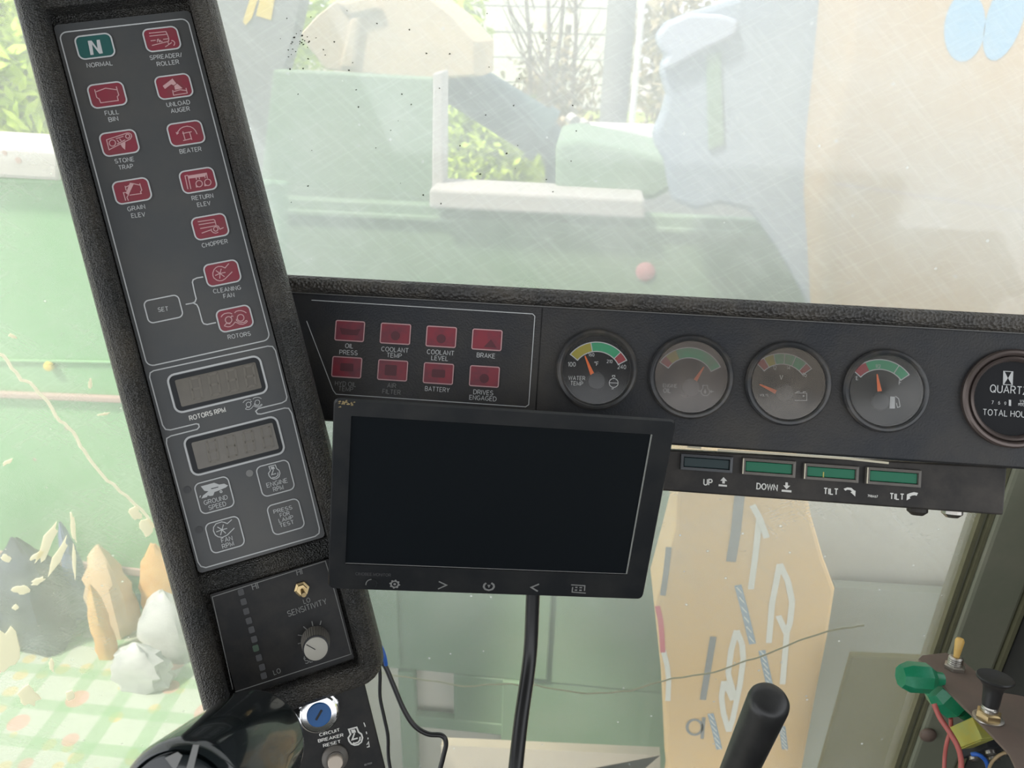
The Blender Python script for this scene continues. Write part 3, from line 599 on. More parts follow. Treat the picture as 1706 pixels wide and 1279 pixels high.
# lower key panel, hanging under the console
KF = PIL.shifted(h=-.016)
key = thing('key_panel', 'black painted key and circuit breaker plate under the pillar console', 'panel', KF)
kp = [KF.uv(*p) for p in ((440, 1100), (598, 1100), (650, 1310), (440, 1310))]
obj('plate', MB().prism(kp, -.004, 0), 'plate', key, bev=.001)
u, v = KF.uv(531, 1179)
ks = obj('key_switch', MB().lathe([(.0145, 0), (.0145, .002), (.0125, .003), (.0125, .0055)], (u, v), 8, False, True), 'chrome', key, 30); ks['label'] = 'chrome key switch with blue plug'
obj('switch_collar', MB().lathe([(.0136, .005), (.0142, .006), (.0142, .0085), (.0130, .0092), (.0130, .0102), (.0120, .0116), (.0085, .0121)], (u, v), 40, False, True), 'chrome', ks, 30)
obj('key_plug', MB().lathe([(.0084, .0115), (.0084, .0126), (.0079, .013)], (u, v), 32, False, True), 'blue', ks, 30)
obj('key_slot', MB().stroke([(u - .0028, v - .0026), (u + .0026, v + .0028)], .0016, .0132), 'black', ks)
u, v = KF.uv(558, 1261)
bb = obj('breaker_button', MB().lathe([(.0092, 0), (.0092, .0025), (.0075, .0045), (.0062, .005), (.0062, .0065)], (u, v), 32, False, True), 'swrim', key, 30); bb['label'] = 'cream topped circuit breaker push button'
obj('button_cap', MB().lathe([(.0052, .005), (.0052, .0095), (.0047, .0101)], (u, v), 28, False, True), 'cream', bb, 30)
kc = [('CIRCUIT', (532, 1226.5), (566, 1217.5)), ('BREAKER', (530, 1236.5), (572.5, 1226)), ('RESET', (538.5, 1244.5), (567.5, 1236.8))]
obj('caption', texts(MB(), KF, kc, bold=True, ks=text_scale(KF, kc) * .64), 'printwhite', key)
zk = lambda x, y: (592 + (x - 665) / 11.4, 1227 + (y - 380) / 11.4)
mb = MB(); strokes(mb, KF, zk, ENGP[0], .0011, .0006); fills(mb, KF, zk, ENGP[1], .0006); obj('engine_symbol', mb, 'printwhite', key)
mb = MB(); text(mb, KF, '807909', (607, 1275.5), (620, 1272), bold=True); obj('caption', mb, 'printdim', key)
ch = MB()
for p in (((606, 1203), (608, 1208), (608.5, 1210)), ((610, 1218), (611, 1222)), ((613, 1228), (613, 1231)), ((611, 1240), (614, 1235), (615, 1243), (611, 1244))): ch.stroke([KF.uv(*q) for q in p], .0007, .0004)
obj('paint_chip', ch, 'printwhite', key)

# ------------------------------------------------------------------ dashboard
F = DSH
dash = thing('dashboard', 'long satin black dashboard with warning lamps and round gauges, padded along its top edge', 'dashboard', F)
ua, ub = -.075, .60
def extr(pts, x0, x1): return MB().loft([[(x0, p[0], p[1]) for p in pts], [(x1, p[0], p[1]) for p in pts]])
obj('body', extr([(-.0765, -.002), (-.075, 0), (.021, 0), (.021, -.06), (-.045, -.055), (-.066, -.0095), (-.0762, -.0075)], ua, ub), 'dash', dash)
pad = [(.0195, -.001)] + [(.0275 + .0085 * math.sin(a), -.001 + .0085 * math.cos(a) + .001) for a in [PI * (1.35 - k * .17) for k in range(9)]] + [(.034, -.02), (.030, -.07), (.0195, -.07)]
pad = [(.0197, -.002), (.0203, .003), (.0225, .0068), (.026, .0085), (.0295, .0075), (.0325, .004), (.0335, -.002), (.033, -.02), (.0305, -.075), (.0197, -.075)]
obj('padded_edge', extr(pad, ua, ub), 'pad', dash, 50)
obj('edge_seam', MB().stroke([(ua, .0198), (ub, .0198)], .0006, .0004), 'printdim', dash)
u0, _ = F.uv(897, 600)
lp = obj('lamp_plate', MB().prism([(ua + .01, -.0745), (u0, -.0745), (u0, .0185), (ua + .01, .0185)], .0001, .0012), 'dash', dash)
obj('gauge_plate', MB().prism([(u0 + .001, -.0745), (ub - .002, -.0745), (ub - .002, .0185), (u0 + .001, .0185)], .0001, .0010), 'dash', dash)
obj('section_outline', MB().stroke([F.uv(*p) for p in ((512, 535), (556, 650), (561, 656.5), (876, 677.5), (881, 674), (891.2, 527), (887.5, 523.2), (520, 500.3))], .0006, .0016), 'print', dash)
dl = [[(561.2, 534.4), (608.4, 536.3), (607, 569), (559.3, 566.8)], [(636.2, 538.8), (685, 540.9), (683.4, 574), (634.6, 571.4)], [(712.3, 543.6), (761, 546), (759.5, 579), (710.7, 576.5)], [(788.4, 548.5), (837, 551), (835, 584), (786.8, 581.7)],
      [(555.8, 594.3), (604, 596.5), (602, 629.7), (554, 627)], [(631.9, 599.2), (680, 602), (678.6, 634.8), (630.3, 631.8)], [(707.7, 604.6), (756.3, 606.8), (754.6, 640.2), (706, 637.5)], [(784.3, 609.5), (832.4, 611.6), (830.7, 645), (782.7, 642.4)]]
smoky = mat('smoky symbol', (.10, .022, .03), .5)
for i, q in enumerate(dl):
    u0, v0, u1, v1 = quad_uv(F, q); cx, cy = (u0 + u1) / 2, (v0 + v1) / 2
    lw = obj('lamp_window', MB().prism(rrect(u0, v0, u1, v1, .001), .0012, .0017), 'reddash', dash)
    obj('lamp_rim', MB().stroke(rrect(u0, v0, u1, v1, .0012), .0008, .0020, True), 'redicon', lw)
    mb = MB()
    if i == 0: mb.prism([(cx - .006, cy - .003), (cx + .006, cy - .003), (cx + .008, cy + .002), (cx + .003, cy + .001), (cx - .008, cy + .002)], .0016, .0019)
    elif i in (1, 2, 7): mb.prism(circle((cx, cy - .0015), .0035, 12), .0016, .0019)
    elif i == 3: mb.prism([(cx - .002, cy - .0055), (cx + .0075, cy - .0055), (cx + .003, cy + .0005)], .0016, .0019)
    elif i == 5: mb.prism(rrect(cx - .006, cy - .004, cx + .003, cy + .004, .001), .0016, .0019)
    else: mb.prism(rrect(cx - .005, cy - .003, cx + .005, cy + .003, .001), .0016, .0019)
    obj('lamp_symbol', mb, smoky, lw)
dc = [[('OIL', (574.7, 579), (588, 580)), ('PRESS', (565.2, 589.8), (595.7, 591.3))], [('COOLANT', (634.9, 584.4), (680, 587.4)), ('TEMP', (644.3, 594.6), (669, 596.3))], [('COOLANT', (711, 589), (756, 592)), ('LEVEL', (718.2, 599.2), (746, 601))], [('BRAKE', (794, 594.6), (824.3, 596.7))],
      [('HYD OIL', (557.7, 641.6), (592.8, 644)), ('TEMP', (563.9, 650.5), (588.2, 652.2))], [('AIR', (644.8, 645), (659.7, 646.2)), ('FILTER', (636.7, 655), (667.2, 657.2))], [('BATTERY', (707.7, 650.5), (748.7, 653.3))], [('DRIVES', (788.4, 655.9), (821.6, 658.2)), ('ENGAGED', (781.6, 665.1), (827, 668.2))]]
DK = .92 * float(np.median([text_scale(F, c, .0016) for c in dc]))
for i, c in enumerate(dc):
    obj('caption', texts(MB(), F, c, .0016, ks=DK), 'printdim' if i in (4, 5) else 'print', dash)

def arc_seg(mb, c, ri, ro, a0, a1, h):
    n = max(3, int(abs(a1 - a0) / 7)); A = [math.radians(a0 + (a1 - a0) * i / n) for i in range(n + 1)]
    for i in range(n):
        mb.add([(c[0] + r * math.cos(a), c[1] + r * math.sin(a), h) for r, a in ((ri, A[i]), (ro, A[i]), (ro, A[i + 1]), (ri, A[i + 1]))], [(0, 1, 2, 3)])
    return mb
HD = .0002                                     # dial face height: the dial sits just under its lens
def gauge(pc, rad, label, arc_c, ro, ri, segs, ends, ticks, needle, texts, sym, lens, ring='bezel', hubp=None, dim='print'):
    c = F.uv(*pc); g = obj('gauge', MB().lathe([(rad, .0010), (rad, .0042), (rad - .0012, .0056), (rad - .0028, .0058), (rad - .0040, .0048), (rad - .0048, .0028), (rad - .0052, .0016)], c, 56), ring, dash, 40)
    g['label'] = label
    obj('dial', MB().lathe([(rad - .0042, .0012), (rad - .0042, .0018)], c, 48, False, True), 'dial', g)
    hh = .0021
    if arc_c:
        ac = F.uv(*arc_c)
        for a0, a1, m in segs: obj('dial_band', arc_seg(MB(), ac, ri, ro, a0, a1, hh), m, g)
        mb = MB(); A = [math.radians(ends[0] + (ends[1] - ends[0]) * i / 24) for i in range(25)]
        mb.stroke([(ac[0] + ro * math.cos(a), ac[1] + ro * math.sin(a)) for a in A] + [(ac[0] + ri * math.cos(a), ac[1] + ri * math.sin(a)) for a in A[::-1]], .0007, hh + .0002, True)
        for t in ticks: a = math.radians(t); mb.stroke([(ac[0] + r * math.cos(a), ac[1] + r * math.sin(a)) for r in (ri, ro)], .0006, hh + .0002)
        obj('dial_lines', mb, dim, g)
    if needle:
        a, b = np.array(F.uv(*needle[0])), np.array(F.uv(*needle[1])); d = (b - a) / np.linalg.norm(b - a); nn = np.array([-d[1], d[0]])
        obj('needle', MB().prism([tuple(a - nn * .0004), tuple(b - nn * .0015), tuple(b + nn * .0015), tuple(a + nn * .0004)], .0030, .0034), 'needle', g)
    if hubp: obj('needle_hub', MB().lathe([(.0062, .0018), (.0060, .0036), (.005, .0040)], F.uv(*hubp), 24, False, True), 'hub', g, 40)
    mb = MB()
    for t, a, b in texts: text(mb, F, t, a, b, .0022)
    if sym:
        z, st, fl = sym; strokes(mb, F, z, st, .0005, .0022); fills(mb, F, z, fl, .0022)
    obj('dial_print', mb, dim, g)
    if lens: obj('lens', MB().lathe([(rad - .0046, .0042), (.0001, .0046)], c, 40), lens, g, 40)
    return g
L1 = dusty_lens('clean gauge lens', .07, (.30, .27, .23)); L2 = dusty_lens('dusty gauge lens', .52, (.25, .215, .185)); L3 = dusty_lens('dusty brown gauge lens', .55, (.22, .19, .155)); L4 = dusty_lens('hazy gauge lens', .26, (.22, .21, .185))
z1 = zm(920, 545, 8.82); z2 = zm(1075, 555, 8.527); z3 = zm(1235, 565, 8.527); z4 = zm(1220, 520, 3.505); z5 = zm(1590, 580, 7.99)
gauge((993.4, 616), .0300, 'water temperature gauge with clear lens', z1(648, 715), .0249, .0180, [(144, 103, 'gy'), (103, 48, 'gg'), (48, 31, 'gr')], (144, 31), (103, 48), (z1(480, 425), z1(588, 695)),
      [('100', z1(230, 575), z1(345, 575)), ('160', z1(530, 425), z1(618, 428)), ('210', z1(797, 522), z1(885, 525)), ('240', z1(955, 608), z1(1085, 612)), ('°F', z1(618, 565), z1(678, 568)), ('WATER', z1(238, 772), z1(485, 778)), ('TEMP', z1(268, 848), z1(452, 858))],
      (z1, [zcirc((903, 818), 66), [(840, 815), (966, 820)], [(885, 735), (885, 708), (920, 708), (920, 735)], [(900, 750), (903, 735)], [(870, 905), (905, 900)]], []), L1, hubp=z1(648, 790))
gauge((1150, 628), .0308, 'engine oil pressure gauge under a dusty lens, needle in the green', z2(610, 700), .0255, .0180, [(148, 134, 'gr'), (134, 115, 'gy'), (115, 30, 'gg')], (148, 30), (), (z2(822, 480), z2(690, 690)),
      [('ENGINE', z2(250, 765), z2(448, 772)), ('OIL', z2(255, 840), z2(360, 845))], (z2, [[(820, 780), (815, 740), (885, 740), (885, 780), (912, 810), (915, 850), (880, 885), (830, 885), (795, 850), (797, 810), (820, 780)], [(740, 820), (790, 822)], [(915, 828), (975, 828)], [(850, 790), (850, 850)]], [[(830, 830), (850, 800), (872, 835), (850, 860)], [(915, 828), (945, 805), (945, 850)]]), L2, hubp=z2(640, 770), dim='print')
gauge((1311, 639), .0306, 'voltmeter gauge under a dusty brown lens', z3(562, 705), .0256, .0179, [(137, 123, 'gr'), (123, 106, 'gy'), (106, 50, 'gg'), (50, 38, 'gr')], (137, 38), (137, 123, 106, 88, 70, 50), (z3(245, 643), z3(475, 752)),
      [('16', z3(865, 530), z3(928, 533)), ('V', z3(543, 570), z3(592, 572)), ('12', z3(450, 425), z3(500, 428)), ('14', z3(645, 425), z3(692, 428)), ('VOLTS', z3(262, 805), z3(385, 812))], (z3, [[(760, 868), (930, 870), (930, 765), (760, 762)], [(790, 762), (790, 742), (830, 742)], [(880, 762), (880, 745), (920, 745)], [(870, 805), (900, 805)], [(885, 790), (885, 820)]], []), L3, hubp=z3(600, 760))
gauge((1473, 651), .0300, 'fuel gauge with hazy lens and needle near half', z4(853, 480), .0250, .0180, [(140, 116, 'gr'), (116, 38, 'gg')], (140, 38), (60,), (z4(835, 362), z4(850, 462)),
      [('F', z4(972, 422), z4(988, 423)), ('E', z4(722, 395), z4(735, 395)), ('1/2', z4(835, 322), z4(865, 325))], (z4, [[(952, 490), (972, 505), (980, 550), (965, 556), (958, 530)]], [[(922, 492), (950, 493), (950, 562), (918, 562)]]), L4, hubp=z4(855, 522))
hm = gauge((1684, 664), .0350, 'round hour meter with brown metal rim', None, 0, 0, [], None, (), None,
      [('QUARTZ', z5(470, 580), z5(985, 617)), ('TOTAL HOURS', z5(380, 886), z5(1080, 928)), ('7', z5(495, 742), z5(522, 744)), ('6', z5(580, 745), z5(608, 747)), ('9', z5(662, 755), z5(690, 757)), ('1/10', z5(868, 722), z5(945, 726)), ('HOUR', z5(850, 765), z5(955, 770))],
      (z5, [[(655, 305), (780, 312), (772, 487), (650, 482), (655, 305)], [(850, 735), (960, 740)]], [[(655, 305), (668, 306), (712, 398), (660, 480), (650, 482)], [(780, 312), (765, 311), (716, 398), (765, 485), (772, 487)], [(725, 685), (755, 687), (755, 768), (725, 765)]]), None, 'rimbrown')
c = F.uv(1684, 664); obj('inner_rim', MB().lathe([(.0302, .0022), (.0296, .0048), (.0282, .0054), (.0268, .0040), (.0262, .0022)], c, 56), 'rimbrown', hm, 40)

# ------------------------------------------------------------------ switch strip under the dashboard
SF = DSH.shifted(h=-.010)
strip = thing('switch_strip', 'dusty black strip of four rocker switches hung beneath the dashboard', 'switch panel', SF)
p = [SF.uv(*q) for q in ((1075, 752), (1678, 781), (1672, 858), (1075, 815))]
obj('strip_plate', MB().prism([(p[0][0], p[0][1] + .0022), (p[1][0], p[1][1] + .0015), (p[2][0], p[2][1]), (p[3][0], p[3][1])], -.022, 0), 'strip', strip, bev=.0012)
obj('worn_and_gap_edge', MB().stroke([SF.uv(*q) for q in ((1145, 743.5), (1168, 746))], .0016, .0008).stroke([SF.uv(*q) for q in ((1195, 749.5), (1300, 756), (1410, 763.5), (1480, 771))], .0016, .0008), 'mud', strip)  # cream strokes paint the bright gap between dashboard and strip
sq = [[(1132.9, 754), (1220.4, 761), (1219.4, 788.4), (1132.9, 781.3)], [(1235.2, 761), (1325, 768), (1323.6, 796.3), (1235.2, 789.2)], [(1337.5, 769.6), (1429.7, 776.8), (1428.3, 803.9), (1337, 798.2)], [(1441, 776.8), (1533.8, 782.5), (1531, 812.4), (1441, 805.3)]]
for i, q in enumerate(sq):
    u0, v0, u1, v1 = quad_uv(SF, q)
    rim = MB().loft([[(x, y, h) for x, y in ((u0 + d, v0 + d), (u1 - d, v0 + d), (u1 - d, v1 - d), (u0 + d, v1 - d))] for d, h in ((0, 0), (.0003, .0030), (.0022, .0034), (.0028, .0005))], True, False, False)
    sw = obj('rocker_switch', rim, 'swrimd' if i == 0 else 'swrim', strip)
    sw['label'] = ['unlit dark rocker switch', 'green rocker switch above DOWN', 'green rocker switch with a yellow fleck', 'rightmost green rocker switch'][i]
    obj('switch_lens', MB().prism(rrect(u0 + .0027, v0 + .0027, u1 - .0027, v1 - .0027, .0006), .0004, .0020), 'swdark' if i == 0 else 'swgreen', sw, bev=.0004)
    if i == 2: obj('fleck', MB().stroke([SF.uv(1372, 786, .002), SF.uv(1371.5, 795, .002)], .0009, .0022), 'relay', sw)
    if i: obj('worn_and_gap_edge', MB().stroke([(u0 + .0005, v0 + .0006), (u0 + .0005, v1 - .0006)], .0008, .0037), 'mud', sw)
for t, a, b in (('UP', (1171.5, 807.4), (1187, 808.2)), ('DOWN', (1259.8, 814), (1295.5, 816.8)), ('TILT', (1372.4, 822.3), (1395.7, 823.8)), ('TILT', (1482.6, 830.8), (1505.5, 832.2)), ('798467', (1445.5, 827.6), (1462.5, 828.9))):
    obj('caption', text(MB(), SF, t, a, b, .0004, bold=True), 'printwhite', strip)
za = zm(1110, 740, 5.687); zb = zm(1220, 520, 3.505); mb = MB()
for z, fl in ((za, [[(497, 378), (575, 385), (575, 402), (495, 396)], [(512, 345), (543, 310), (578, 348), (556, 347), (554, 372), (530, 370), (532, 345)]]), (za, [[(1095, 428), (1187, 436), (1185, 456), (1092, 447)], [(1108, 388), (1128, 390), (1130, 360), (1152, 362), (1152, 391), (1175, 392), (1140, 425)]]),
              (zb, [[(650, 1030), (672, 1022), (695, 1025), (712, 1040), (720, 1042), (718, 1075), (690, 1050), (700, 1046), (688, 1038), (672, 1036), (660, 1042)]]), (zb, [[(1085, 1055), (1062, 1050), (1040, 1055), (1020, 1063), (1018, 1098), (1040, 1086), (1035, 1078), (1050, 1070), (1068, 1068), (1076, 1072)]])):
    obj('arrow_mark', fills(MB(), SF, z, fl, .0006), 'printwhite', strip)
for x, y in ((1528, 853), (1586, 857)):
    u, v = SF.uv(x, y, -.012)
    o = obj('mounting_stud', MB().loft([[(u + r * math.cos(2 * PI * k / 12), v + d, -.012 + r * math.sin(2 * PI * k / 12)) for k in range(12)] for r, d in ((.0072, .006), (.0072, .0005), (.004, -.0022))]), 'strip' if x < 1550 else 'steel', strip)

# ------------------------------------------------------------------ add-on monitor and cables
F = MON
mw, mh = .2140, .1345
mon = thing('monitor', 'flat black add-on monitor with dark blank screen, in front of the dashboard', 'monitor', F)
s0 = F.uv(582, 692); s1 = F.uv(1088, 724); s2 = F.uv(1045, 957); s3 = F.uv(578, 941)
su0, su1, sv1, sv0 = (s0[0] + s3[0]) / 2, (s1[0] + s2[0]) / 2, (s0[1] + s1[1]) / 2, (s2[1] + s3[1]) / 2
fr = MB(); ou = rrect(0, -mh, mw, 0, .004, 4); ns = len(ou)
def ringm(d, h): return [(x, y, h) for x, y in rrect(d, -mh + d, mw - d, -d, .004 - d * .5, 4)]
inn = lambda h, e=0: [(x, y, h) for x, y in rrect(su0 + e, sv0 + e, su1 - e, sv1 - e, .0006, 4)]
fr.loft([inn(-.0015, -.0004), inn(.0, 0), ringm(.0012, .0), ringm(.0002, -.0020), ringm(.0058, -.014), ringm(.014, -.0225)], True, False, True)
obj('bezel', fr, 'monbody', mon, 30)
obj('screen', MB().prism(rrect(su0 - .0003, sv0 - .0003, su1 + .0003, sv1 + .0003, .0006), -.003, -.0014), 'screen', mon)
obj('screen_edge', MB().stroke([(su1 - .0004, sv0 + .0002), (su1 - .0004, sv1)], .0011, -.0010), 'edge', mon)
obj('screen_edge', MB().stroke([(su0, sv0 + .0003), (su1, sv0 + .0003)], .0005, -.0011), 'printdim', mon)
zq = zm(570, 930, 7.417); zw = zm(780, 930, 5.503); ic = []
gear = []
gc = (650, 315)
for i in range(32):
    a = 2 * PI * i / 32 + .1; r = 68 if (i // 2) % 2 == 0 else 54; gear.append((gc[0] + r * math.cos(a), gc[1] + r * .82 * math.sin(a)))
def mon_icon(st, fl=(), z=zq, w=.0009, m='printdim', name='touch_symbol'):
    mb = MB(); strokes(mb, F, z, st, w, .0003); fills(mb, F, z, list(fl), .0003); return obj(name, mb, m, mon)
ga = MB(); outer = [F.uv(*zq(*p)) for p in gear]; inner = [F.uv(*zq(gc[0] + 36 * math.cos(2 * PI * i / 32 + .1), gc[1] + 30 * math.sin(2 * PI * i / 32 + .1))) for i in range(32)]
ga.add([(x, y, .0003) for x, y in outer] + [(x, y, .0003) for x, y in inner], [(i, 32 + i, 32 + (i + 1) % 32, (i + 1) % 32) for i in range(32)])
ga.prism([F.uv(*zq(gc[0] + 17 * math.cos(2 * PI * i / 12), gc[1] + 14 * math.sin(2 * PI * i / 12))) for i in range(12)], .0001, .0003); obj('touch_symbol', ga, 'printdim', mon)
mon_icon([[(1195, 285), (1290, 330), (1185, 378)]])
mon_icon([[(650, 235), (578, 265), (638, 302)]], z=zw, w=.0011)
mon_icon([[(165, 225), (148, 240), (142, 260), (155, 282), (190, 292), (222, 282), (237, 260), (232, 240), (212, 225)]], [[(175, 243), (205, 243), (190, 272)]], z=zw, w=.0013)
mon_icon([[(945, 242), (1070, 250), (1066, 298)], [(958, 262), (953, 308), (1078, 318)]], [[(983, 260), (1003, 261), (1001, 272), (981, 271)], [(1022, 262), (1045, 263), (1043, 274), (1020, 273)], [(978, 284), (1000, 285), (998, 297), (976, 296)], [(1020, 286), (1042, 287), (1040, 299), (1018, 298)]], z=zw, w=.0008)
u, v = F.uv(619.5, 972)
se = obj('light_sensor', MB().lathe([(.0040, .0001), (.0040, .0006), (.0034, .0006), (.0032, .0002), (.0001, .0002)], (u, v), 28), 'monbody', mon, 40)
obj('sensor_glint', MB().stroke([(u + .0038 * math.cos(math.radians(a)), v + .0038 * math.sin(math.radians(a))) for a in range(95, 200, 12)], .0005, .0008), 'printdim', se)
mb = MB(); text(mb, F, 'CINOBEE MONITOR', (592, 957.5), (651, 960)); obj('caption', mb, 'printfaint', mon)
du = MB()
for _ in range(26):
    x, y = rng.uniform(564, 592), rng.gauss(670, 2.2); u, v = F.uv(x, y); r = rng.uniform(.0002, .0005); du.prism([(u - r * 2, v - r), (u + r * 2, v - r * .5), (u + r, v + r)], 0, .0004)
obj('dried_dirt', du, mat('ochre dirt', (.35, .27, .13), .9), mon)['kind'] = 'stuff'
# mount behind the monitor, fixed to the dashboard
a = F.w(.11, -.075, -.0215); b = DSH.w(.15, -.066, .0135)
obj('mount_arm', MB().tube([(.11, -.075, -.0215), tuple(np.linalg.inv(np.array(F.m))[:3, :3] @ (b - F.o))], .012, 12), 'monbody', mon)

def cable(name, pts, r, m, label, cat='cable', n=10):
    P = [np.array(p, float) for p in pts]; out = []
    for i in range(len(P) - 1):
        p0, p1, p2, p3 = P[max(i - 1, 0)], P[i], P[i + 1], P[min(i + 2, len(P) - 1)]
        for k in range(7):
            t = k / 7; out.append(.5 * ((2 * p1) + (-p0 + p2) * t + (2 * p0 - 5 * p1 + 4 * p2 - p3) * t * t + (-p0 + 3 * p1 - 3 * p2 + p3) * t ** 3))
    out.append(P[-1]); o = obj(name, MB().tube(out, r, n), m, None, 60)
    return tag(o, label, cat) if label else o
cable('monitor_cable', [F.w(.139, -mh + .012, -.012), F.w(.1388, -mh - .004, -.012), at_d(883, 1090, .535), at_d(868, 1200, .515), at_d(857, 1300, .50), at_d(845, 1420, .49)], .0049, 'cable', 'thick black cable hanging straight down from the monitor')
wire_d = .585
cable('sensor_wire', [at_d(630, 1100, wire_d), at_d(641, 1108, wire_d), at_d(655, 1140, wire_d), at_d(672, 1180, wire_d), at_d(690, 1208, wire_d), at_d(712, 1222, wire_d), at_d(736, 1225, wire_d), at_d(743, 1238, wire_d), at_d(738, 1262, wire_d), at_d(730, 1300, wire_d), at_d(722, 1400, wire_d)], .0019, 'cable', 'black wire that bends to the right below the console corner', 'wire')
cable('sensor_wire', [at_d(631, 1095, .59), at_d(633, 1125, .59), at_d(633, 1160, .59), at_d(640, 1195, .59), at_d(646, 1225, .59), at_d(647, 1260, .59), at_d(652, 1300, .59), at_d(655, 1400, .59)], .0014, 'cable', 'thin black wire hanging beside the key panel', 'wire')
cable('jumper_wire', [at_d(630, 1070, .58), at_d(637, 1083, .58), at_d(641, 1096, .58), at_d(643, 1107, .583)], .0016, 'bluew', 'short blue wire end at the console corner', 'wire')

# ------------------------------------------------------------------ control handles
def axis_frame(a, b):
    a = np.array(a); b = np.array(b); n = (b - a) / np.linalg.norm(b - a); x = np.cross(np.array([0, 0, 1.0]), n); x /= np.linalg.norm(x)
    return Frame(a, x, np.cross(n, x)), float(np.linalg.norm(b - a))
A_ = at_d(402, 1256, .445); B_ = at_d(292, 1352, .366)
hf, hl = axis_frame(A_, B_)
hd = thing('control_handle', 'large glossy black rounded handle with printed end disc, below the console', 'handle', hf)
R = .0325
obj('grip', MB().lathe([(.0001, -.0335)] + [(R * math.sin(t), -.0335 + .022 * (1 - math.cos(t))) for t in [PI / 2 * k / 10 for k in range(1, 11)]] + [(R, hl - .008), (R - .0015, hl - .003), (R - .0045, hl - .0005), (R - .006, hl - .003)], n=56, cap1=True), 'gloss', hd, 50)
obj('end_disc', MB().lathe([(.0262, hl - .0036), (.0262, hl + .0004), (.0252, hl + .0009)], n=48, cap1=True), 'gloss', hd, 40)
for q in ([(305, 1300), (322, 1240), (332, 1240), (318, 1300)], [(275, 1262), (296, 1252), (304, 1258), (292, 1284)]):
    obj('disc_print', MB().prism([hf.uv(x, y, hl + .001) for x, y in q], hl + .0009, hl + .0013), 'printdim', hd)
obj('grip_stem', MB().tube([(0, 0, -.01), (.0, .0, -.05), (0, -.01, -.085)], .008, 12), 'gloss', hd)
# right lever grip
A_ = at_d(1262, 1255, .60); T_ = at_d(1281, 1168, .565); L_ = at_d(1210, 1330, .655)
lf, ll = axis_frame(L_, T_)
lv = thing('lever', 'black rubber lever grip leaning in front of the cardboard box', 'lever', lf)
R = .0150
obj('grip', MB().lathe([(R * .86, -.01), (R * .9, 0), (R, ll * .8), (R * 1.02, ll - .003), (R * .99, ll + .0005), (R * .9, ll + .003), (R * .7, ll + .0046), (R * .4, ll + .0055), (.0001, ll + .0058)], n=36, cap0=True), 'rubber', lv, 50)
obj('shaft', MB().tube([(0, 0, -.005), (0, .002, -.2), (0, .01, -.42)], .006, 10), 'steel', lv)

# ------------------------------------------------------------------ switch bracket on the right
an = math.radians(15)
o0 = at_d(1640, 1165, .60); BF = Frame(o0, (1, 0, 0), (0, math.cos(an), -math.sin(an)))
bk = thing('switch_bracket', 'dusty brown metal bracket with a toggle switch and pull knob, right of the lever', 'bracket', BF)
pl = [BF.uv(*p) for p in ((1530, 1097), (1536, 1091), (1576, 1086.5), (1606, 1102), (1637, 1127), (1664, 1152), (1695, 1157), (1760, 1170), (1760, 1330), (1698, 1290), (1681, 1254), (1652, 1223), (1620, 1190), (1605, 1176), (1571, 1141), (1540, 1106))]
obj('plate', MB().prism(pl, -.0022, 0), 'plateb', bk, bev=.0006)
u, v = BF.uv(1590, 1113)
tg = obj('toggle_switch', MB().lathe([(.0085, 0), (.0085, .0028), (.0066, .0032), (.0066, .0042)], (u, v), 6, False, True), 'steel', bk); tg['label'] = 'steel toggle switch with amber lever'
obj('threaded_collar', MB().lathe([(.0058, .003)] + [(.0058 - (.0004 if k % 2 else 0), .0042 + k * .0008) for k in range(8)] + [(.004, .0105)], (u, v), 24, False, True), 'steel', tg)
obj('switch_lever', MB().tube([(u, v, .008), (u + .001, v + .0012, .016), (u + .0018, v + .002, .024), (u + .002, v + .0022, .0262)], [.0020, .0030, .0037, .0026], 12), 'toggle', tg, 50)
obj('switch_case', MB().box((u - .007, v - .006, -.024), (u + .007, v + .006, -.002)), 'relay', tg)
u, v = BF.uv(1646, 1197)
pk = obj('pull_knob', MB().lathe([(.0105, 0), (.0105, .0012), (.0085, .0016), (.0085, .0016)], (u, v), 32, False, True), 'steel', bk, 30); pk['label'] = 'black pull knob on a brass nut'
obj('hex_nut', MB().lathe([(.0088, .0014), (.0088, .0055), (.0070, .0062)], (u, v), 6, False, True), 'brass', pk)
obj('threaded_collar', MB().lathe([(.0056, .006), (.0056, .0085), (.0052, .0090), (.0056, .0095), (.0050, .0112)], (u, v), 24, False, True), 'steel', pk)
obj('knob_head', MB().lathe([(.0055, .0108), (.0060, .014), (.0064, .022), (.0072, .0265), (.0098, .0300), (.0122, .0322), (.0126, .0334), (.0120, .0342), (.0080, .0336), (.0001, .0330)], (u, v), 40), 'rubber', pk, 50)
def pbox(name, m, px, d, sx, sy, sz, label=None, cat=None, yaw=0, pitch=0, parent=None, bev=.0006):
    c = at_d(px[0], px[1], d); Fm = Frame(c, (math.cos(yaw), math.sin(yaw), 0), (0, math.sin(pitch), math.cos(pitch)))
    o = obj(name, MB().box((-sx / 2, -sy / 2, -sz / 2), (sx / 2, sy / 2, sz / 2)), m, None, None, Fm, bev)
    if label: tag(o, label, cat)
    return o
